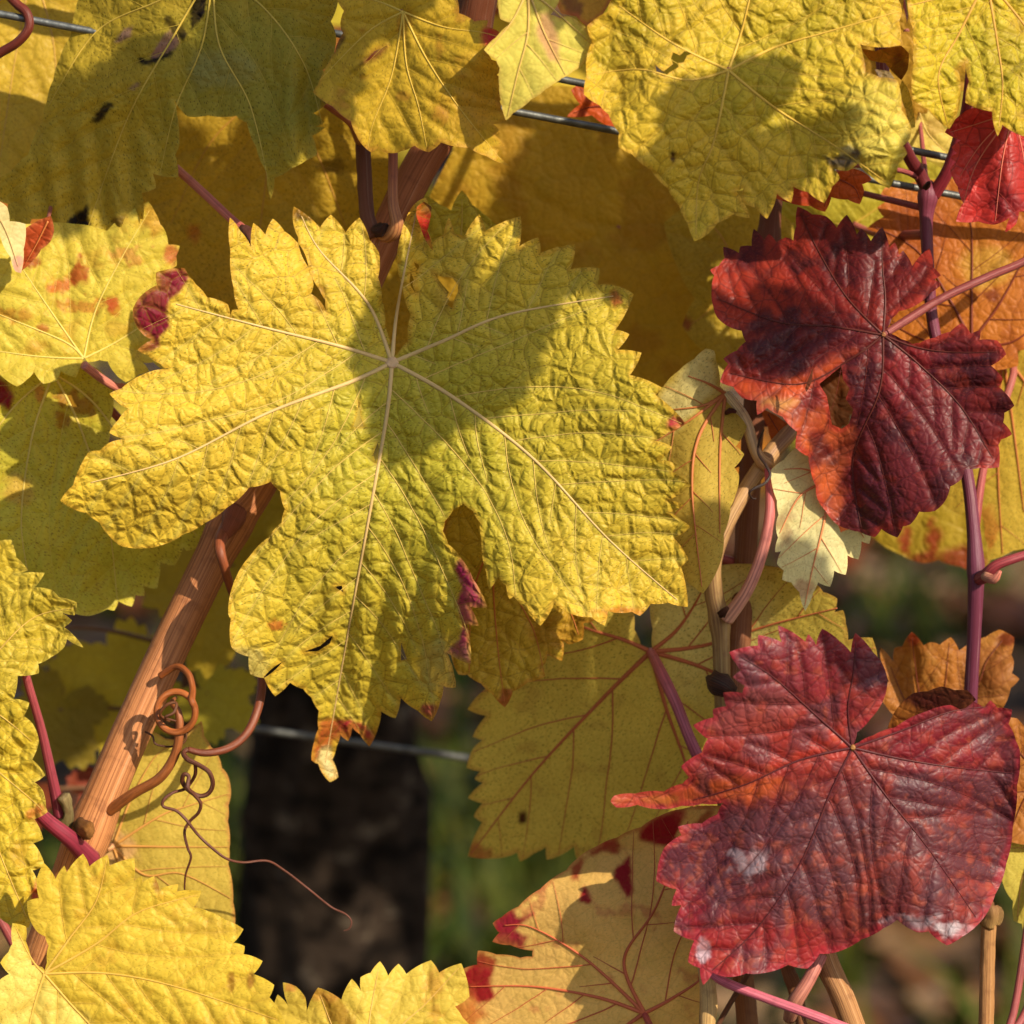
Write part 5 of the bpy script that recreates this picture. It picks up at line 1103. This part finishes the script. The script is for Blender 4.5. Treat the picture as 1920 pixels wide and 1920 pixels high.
leaf('sunlit yellow leaf crossed by a stalk shadow at the bottom edge', SE,
     [(522, 1870), (540, 1885), (534, 1846), (555, 1850), (572, 1870), (575, 1897), (598, 1857), (639, 1872), (660, 1841), (676, 1856), (680, 1835), (695, 1824), (712, 1808), (728, 1827), (747, 1812), (762, 1824), (807, 1806), (824, 1821), (862, 1811), (875, 1867), (856, 1888), (867, 1908), (900, 1960), (880, 2020), (800, 2070), (680, 2080), (570, 2040), (520, 1970), (508, 1920)],
     (700, 2040), [[(690, 1940), (710, 1815)], [(740, 1940), (800, 1880), (860, 1815)], [(640, 1960), (600, 1865)], [(780, 2000), (870, 1970)], [(600, 2010), (530, 1960)]],
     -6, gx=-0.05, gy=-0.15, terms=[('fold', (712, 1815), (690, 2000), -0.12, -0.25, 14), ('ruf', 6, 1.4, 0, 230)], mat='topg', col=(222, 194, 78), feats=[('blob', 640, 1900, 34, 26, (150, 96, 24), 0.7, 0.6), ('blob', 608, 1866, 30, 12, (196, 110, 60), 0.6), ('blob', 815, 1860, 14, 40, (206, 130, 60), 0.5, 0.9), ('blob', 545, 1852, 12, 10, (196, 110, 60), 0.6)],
     vcol=(210, 170, 90), vr=3.2, speck=0.3, pet=[(800, 2100, -10), (1200, 2140, -14), (1500, 2080, -14)])
leaf('yellow leaf edge at the right side below the wine red leaf', SF,
     [(1868, 1600), (1884, 1600), (1900, 1560), (1940, 1570), (1990, 1640), (1980, 1740), (1930, 1760), (1916, 1732), (1904, 1724), (1900, 1690), (1885, 1668), (1876, 1630)], (1970, 1560), [[(1920, 1640), (1908, 1720)], [(1950, 1640), (1940, 1750)]],
     -30, gx=-0.1, mat='back', col=(206, 186, 80), vcol=(200, 150, 80), vr=3, gap=50, speck=0.4, pet=[(1960, 1500, -30), (1900, 1900, -20), (1852, 1960, -15)])
leaf('brown orange leaf edge tucked behind the wine red leaf at the right', SF,
     [(1880, 1350), (1905, 1352), (1930, 1380), (1980, 1420), (1990, 1500), (1960, 1580), (1900, 1575), (1880, 1480)], (1960, 1440), [[(1920, 1420), (1890, 1370)], [(1920, 1500), (1895, 1560)]],
     -26, gx=-0.1, mat='orange', col=(176, 112, 44), vcol=(110, 50, 24), vr=2.6, gap=50, speck=0.3, pet=[(1990, 1600, -30), (1930, 1880, -24), (1854, 1980, -16)])

# ---- behind, middle and right
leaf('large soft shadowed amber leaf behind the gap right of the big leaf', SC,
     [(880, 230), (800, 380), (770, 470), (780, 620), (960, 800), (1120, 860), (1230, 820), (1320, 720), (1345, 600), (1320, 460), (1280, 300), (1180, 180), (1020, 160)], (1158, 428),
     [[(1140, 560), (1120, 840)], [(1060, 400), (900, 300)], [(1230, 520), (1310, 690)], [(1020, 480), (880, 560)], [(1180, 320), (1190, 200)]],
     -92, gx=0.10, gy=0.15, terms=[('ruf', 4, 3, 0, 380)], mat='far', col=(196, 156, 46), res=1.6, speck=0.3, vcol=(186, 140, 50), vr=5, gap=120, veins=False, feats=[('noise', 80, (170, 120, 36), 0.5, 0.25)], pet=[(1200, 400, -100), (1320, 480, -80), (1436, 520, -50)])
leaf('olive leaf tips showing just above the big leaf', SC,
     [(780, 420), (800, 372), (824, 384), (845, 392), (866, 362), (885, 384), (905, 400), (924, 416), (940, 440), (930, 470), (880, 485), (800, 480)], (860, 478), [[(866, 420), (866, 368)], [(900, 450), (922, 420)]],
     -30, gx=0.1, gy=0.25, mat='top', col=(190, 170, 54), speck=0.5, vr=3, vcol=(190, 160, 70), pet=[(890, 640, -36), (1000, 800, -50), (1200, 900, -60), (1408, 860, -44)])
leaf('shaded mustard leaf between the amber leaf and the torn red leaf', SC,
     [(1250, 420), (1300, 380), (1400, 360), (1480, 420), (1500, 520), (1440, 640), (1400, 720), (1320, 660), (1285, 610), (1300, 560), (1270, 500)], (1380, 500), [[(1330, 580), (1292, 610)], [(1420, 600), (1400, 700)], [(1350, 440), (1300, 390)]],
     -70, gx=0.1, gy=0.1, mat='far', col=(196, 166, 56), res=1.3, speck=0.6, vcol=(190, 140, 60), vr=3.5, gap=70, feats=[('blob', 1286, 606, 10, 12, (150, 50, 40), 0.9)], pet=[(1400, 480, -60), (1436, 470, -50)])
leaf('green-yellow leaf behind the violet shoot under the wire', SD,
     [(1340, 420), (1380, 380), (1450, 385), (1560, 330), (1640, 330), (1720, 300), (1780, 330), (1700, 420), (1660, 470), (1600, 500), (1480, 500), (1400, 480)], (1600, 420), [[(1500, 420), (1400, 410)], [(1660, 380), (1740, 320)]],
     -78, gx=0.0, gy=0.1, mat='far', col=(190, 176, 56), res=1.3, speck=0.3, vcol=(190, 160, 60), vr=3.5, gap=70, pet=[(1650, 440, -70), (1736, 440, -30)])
leaf('small bright yellow crinkled leaf between the red fork arms', SD,
     [(1690, 190), (1730, 195), (1770, 240), (1800, 270), (1790, 300), (1740, 300), (1700, 270), (1690, 230)], (1720, 200), [[(1740, 250), (1780, 290)]], -44, gx=-0.2, gy=0.1, mat='topg', col=(222, 196, 96), feats=[('blob', 1760, 235, 30, 20, (190, 150, 80), 0.6)], nz=2.5, speck=0.2, vr=2.6, vcol=(220, 190, 110), gap=40, pet=[(1726, 240, -44), (1735, 330, -32)], pr=4)
leaf('orange red leaf scrap hanging under the blistered leaf', SD,
     [(1440, 360), (1480, 352), (1520, 340), (1600, 316), (1624, 326), (1632, 336), (1618, 346), (1620, 358), (1610, 378), (1590, 374), (1560, 372), (1545, 392), (1520, 386), (1480, 380)], (1560, 330), [[(1552, 360), (1546, 388)], [(1600, 350), (1612, 374)], [(1500, 350), (1460, 366)]],
     -10, gx=-0.1, gy=0.1, mat='orange', col=(196, 90, 36), feats=[('blob', 1500, 368, 50, 16, (166, 50, 30), 0.8)], vcol=(130, 50, 24), vr=2.4, gap=36, speck=0.2, pet=[(1600, 310, -14), (1690, 320, -22), (1726, 336, -27)], pr=5)
leaf('small orange leaf tip beside the wires under the blistered leaf', SD,
     [(1075, 170), (1090, 160), (1120, 180), (1150, 220), (1161, 246), (1140, 236), (1110, 216), (1068, 216), (1085, 195)], (1140, 200), [[(1110, 200), (1075, 212)], [(1120, 190), (1088, 166)]], -46, gx=-0.1, mat='orange', col=(200, 84, 28), vcol=(120, 40, 20), vr=2.2, gap=34, speck=0.2, pet=[(1200, 230, -48), (1500, 330, -50), (1730, 390, -30)], pr=5)
leaf('orange leaf scrap curled in the shade beside the pink stalk', SC,
     [(1430, 770), (1470, 790), (1490, 810), (1470, 830), (1452, 828), (1440, 800)], (1440, 776), [[(1460, 810), (1468, 826)]], -28, mat='orange', col=(190, 96, 30), vr=1.6, gap=30, speck=0.2, vcol=(120, 50, 20), pet=[(1436, 772, -34), (1425, 765, -44)], pr=4)

leaf('added dark brown leaf standing in for shade behind the ragged hole of the torn red leaf', SD,  # dark colour stands in for the shade behind the hole
     grape_outline(1575, 700, 110, 1.7, 0.9, 43)[0], (1575, 700), grape_outline(1575, 700, 110, 1.7, 0.9, 43)[1], -34, gx=0.2, gy=0.3, mat='orange', col=(96, 58, 30), res=1.4, speck=0.3, veins=False, pet=[(1600, 640, -40), (1700, 560, -36), (1740, 500, -30)])
leaf('amber leaf showing through the slit between the two blistered leaves', SD,
     grape_outline(1700, 60, 170, 1.6, 0.9, 41)[0], (1700, 60), grape_outline(1700, 60, 170, 1.6, 0.9, 41)[1], -40, gx=0.1, gy=0.1, mat='far', col=(196, 150, 50), res=1.4, speck=0.3, veins=False, pet=[(1690, 0, -44), (1650, -180, -20)])

# ---- unseen leaves added above and beside the view to cast shade into it
SX = thing('vine_shoot', P3(1100, -420, -20), 'added unseen shoot above the view whose leaves shade the yellow leaves below', 'vine shoot')
SY = thing('vine_shoot', P3(2120, 300, -20), 'added unseen shoot beyond the violet shoot whose leaves cast shade', 'vine shoot')
def over(label, shoot, tx, ty, td, h, size, rot, squash, cc, seed, lo=0.8):
    c = P3(tx, ty, td) + SUN * (h / 1000.0) / (SUN @ -FWD)
    rel = c - CAMP; dist = rel @ FWD; k = PXM / FOC * dist
    px = 960 + (rel @ RIGHT) / k; py = 960 - (rel @ UP) / k; D = (FOC - dist) * 1000
    s = size * FOC / dist
    ol, tips = grape_outline(px, py, s, rot, squash, seed=seed, lob=lo)
    leaf(label, shoot, ol, (px, py), tips, D, mat='far', col=cc, res=2.2, veins=False, speck=0.3,
         pet=[(px, py - s * 0.5, D - 12), (px + 30, py - s * 1.2, D * 0.5), (px + 40, py - s * 1.6, -20)], pr=3.0)
over('added unseen yellow leaf shading the big middle leaf', SX, 850, 600, 4, 190, 270, 2.0, 0.72, (206, 178, 58), 11, 0.35)
over('added unseen golden leaf shading the blistered leaf', SX, 1320, 320, 22, 150, 260, 2.6, 0.70, (206, 170, 58), 12, 0.5)
over('added unseen amber leaf shading the speckled amber leaf', SX, 440, 330, -62, 210, 280, 1.5, 0.9, (200, 160, 58), 21, 0.4)
over('added unseen mustard leaf shading the soft amber leaf', SX, 1110, 400, -92, 215, 290, 1.8, 0.9, (206, 170, 58), 22, 0.4)
over('added unseen yellow leaf shading the draped olive leaf', SX, 420, 90, 0, 130, 270, 1.2, 0.9, (200, 176, 58), 3)
over('added unseen golden leaf shading the draped olive leaf', SX, 180, 220, -15, 190, 210, 1.8, 0.9, (206, 170, 58), 5)
over('added unseen yellow leaf shading the torn red leaf', SY, 1490, 540, 0, 170, 150, 1.4, 0.9, (206, 170, 58), 6, 0.5)
over('added unseen golden leaf shading the brick veined leaf', SY, 1080, 1370, -56, 240, 290, 1.7, 0.85, (206, 170, 58), 7, 0.3)

# ---- far leaves, out of focus
FARL = [(440, 1060, 210, 1.9, -150, (176, 150, 44)), (250, 1290, 190, 2.6, -190, (196, 172, 54)), (390, 1300, 110, 0.6, -170, (186, 170, 54)), (110, 1330, 140, 2.0, -180, (150, 130, 44)),
        (200, 1470, 110, 1.2, -200, (150, 70, 50)), (60, 1480, 90, 2.4, -190, (140, 60, 44)), (490, 960, 130, 0.9, -140, (170, 146, 44)), (30, 1180, 130, 2.8, -150, (176, 150, 50))]
stem('cane', SG, [(300, 1900, -190), (330, 1500, -190), (380, 1200, -180), (420, 900, -175), (430, 500, -170), (440, -100, -165)], [26] * 6, (90, 54, 34), (90, 54, 34), M['cane'], seg=16)
for i, (cx, cy, sz, ro, dd, cc) in enumerate(FARL):
    ol, tips = grape_outline(cx, cy, sz, ro, 0.9, seed=i)
    leaf('blurred %s vine leaf far behind the %s' % (['olive', 'yellow', 'small yellow', 'dull olive', 'dull red', 'dark red', 'deep olive', 'mustard'][i], ['cane node', 'coiled tendril', 'arching tendril', 'pink stalk', 'tan leaf tip', 'jagged leaf', 'big leaf lobe', 'rippled leaf'][i]),
         SG, ol, (cx, cy), tips, dd, gx=random.Random(i).uniform(-.3, .3), gy=random.Random(i + 9).uniform(-.2, .3), mat='far', col=cc, res=2.0, veins=False, speck=0.2, pet=[(cx * 0.5 + 175, cy, dd - 8), (350, cy + 40, -186)], pr=4, pcol=((120, 90, 50), (100, 70, 44)))

# ---- the rest of the row: foliage beyond the frame that nobody could count
def hedge(label, y0, y1, n, seed, gap):
    rng = random.Random(seed); V = []; F = []; C = []; U = []; b = 0
    cols = [(206, 178, 58), (190, 172, 54), (214, 190, 80), (176, 160, 50), (170, 70, 40), (196, 120, 44), (140, 40, 40)]
    for i in range(n):
        x = rng.uniform(-1.5, 1.5); z = rng.uniform(0.62, 1.75); y = rng.uniform(y0, y1)
        if gap:
            if abs(x) < 0.20 and z < 1.0: continue
            if abs(x) < 0.62 and z < 0.86: continue
            if abs(x) < 0.3: y = rng.uniform(0.26, 0.42)
        else:
            x *= 1.6; z -= 0.1
        ol, _ = grape_outline(0, 0, rng.uniform(0.035, 0.065), rng.uniform(0.8, 2.3), 0.95, seed=i, teeth=11)
        p = np.array(ol); k = len(p)
        v = np.r_[np.c_[p[:, 0], 0.35 * np.hypot(p[:, 0], p[:, 1]) ** 2 / 0.05 * rng.uniform(-1, 1), -p[:, 1]], [[0, 0, 0]]]
        Rm = np.array(Matrix.Rotation(rng.gauss(0.2, 0.6), 3, 'Z') @ Matrix.Rotation(rng.gauss(-0.3, 0.5), 3, 'X'))
        v = v @ Rm.T + (x, y, z)
        ii = np.arange(k)
        V.append(v); F.append(np.c_[ii, (ii + 1) % k, np.full(k, k)] + b); b += len(v)
        c = lin(rng.choices(cols, [5, 5, 4, 4, 1, 1, 1])[0]) * rng.uniform(0.8, 1.1)
        C.append(np.tile(np.r_[c, 0.5], (len(v), 1))); U.append(np.c_[v[:, 0] * 75, v[:, 2] * 75, np.full(len(v), i)])
    o = mesh('vine_foliage', np.concatenate(V), np.concatenate(F), M['far'], None, np.array([0, y0, 0.62]), {'col': np.concatenate(C), 'luv': np.concatenate(U)})
    o['kind'] = 'stuff'; o['label'] = label; o['category'] = 'foliage'
hedge('mass of autumn vine foliage continuing along the row', 0.02, 0.28, 1500, 77, True)
hedge('foliage of the next vine row far behind', 2.3, 2.7, 1500, 78, False)
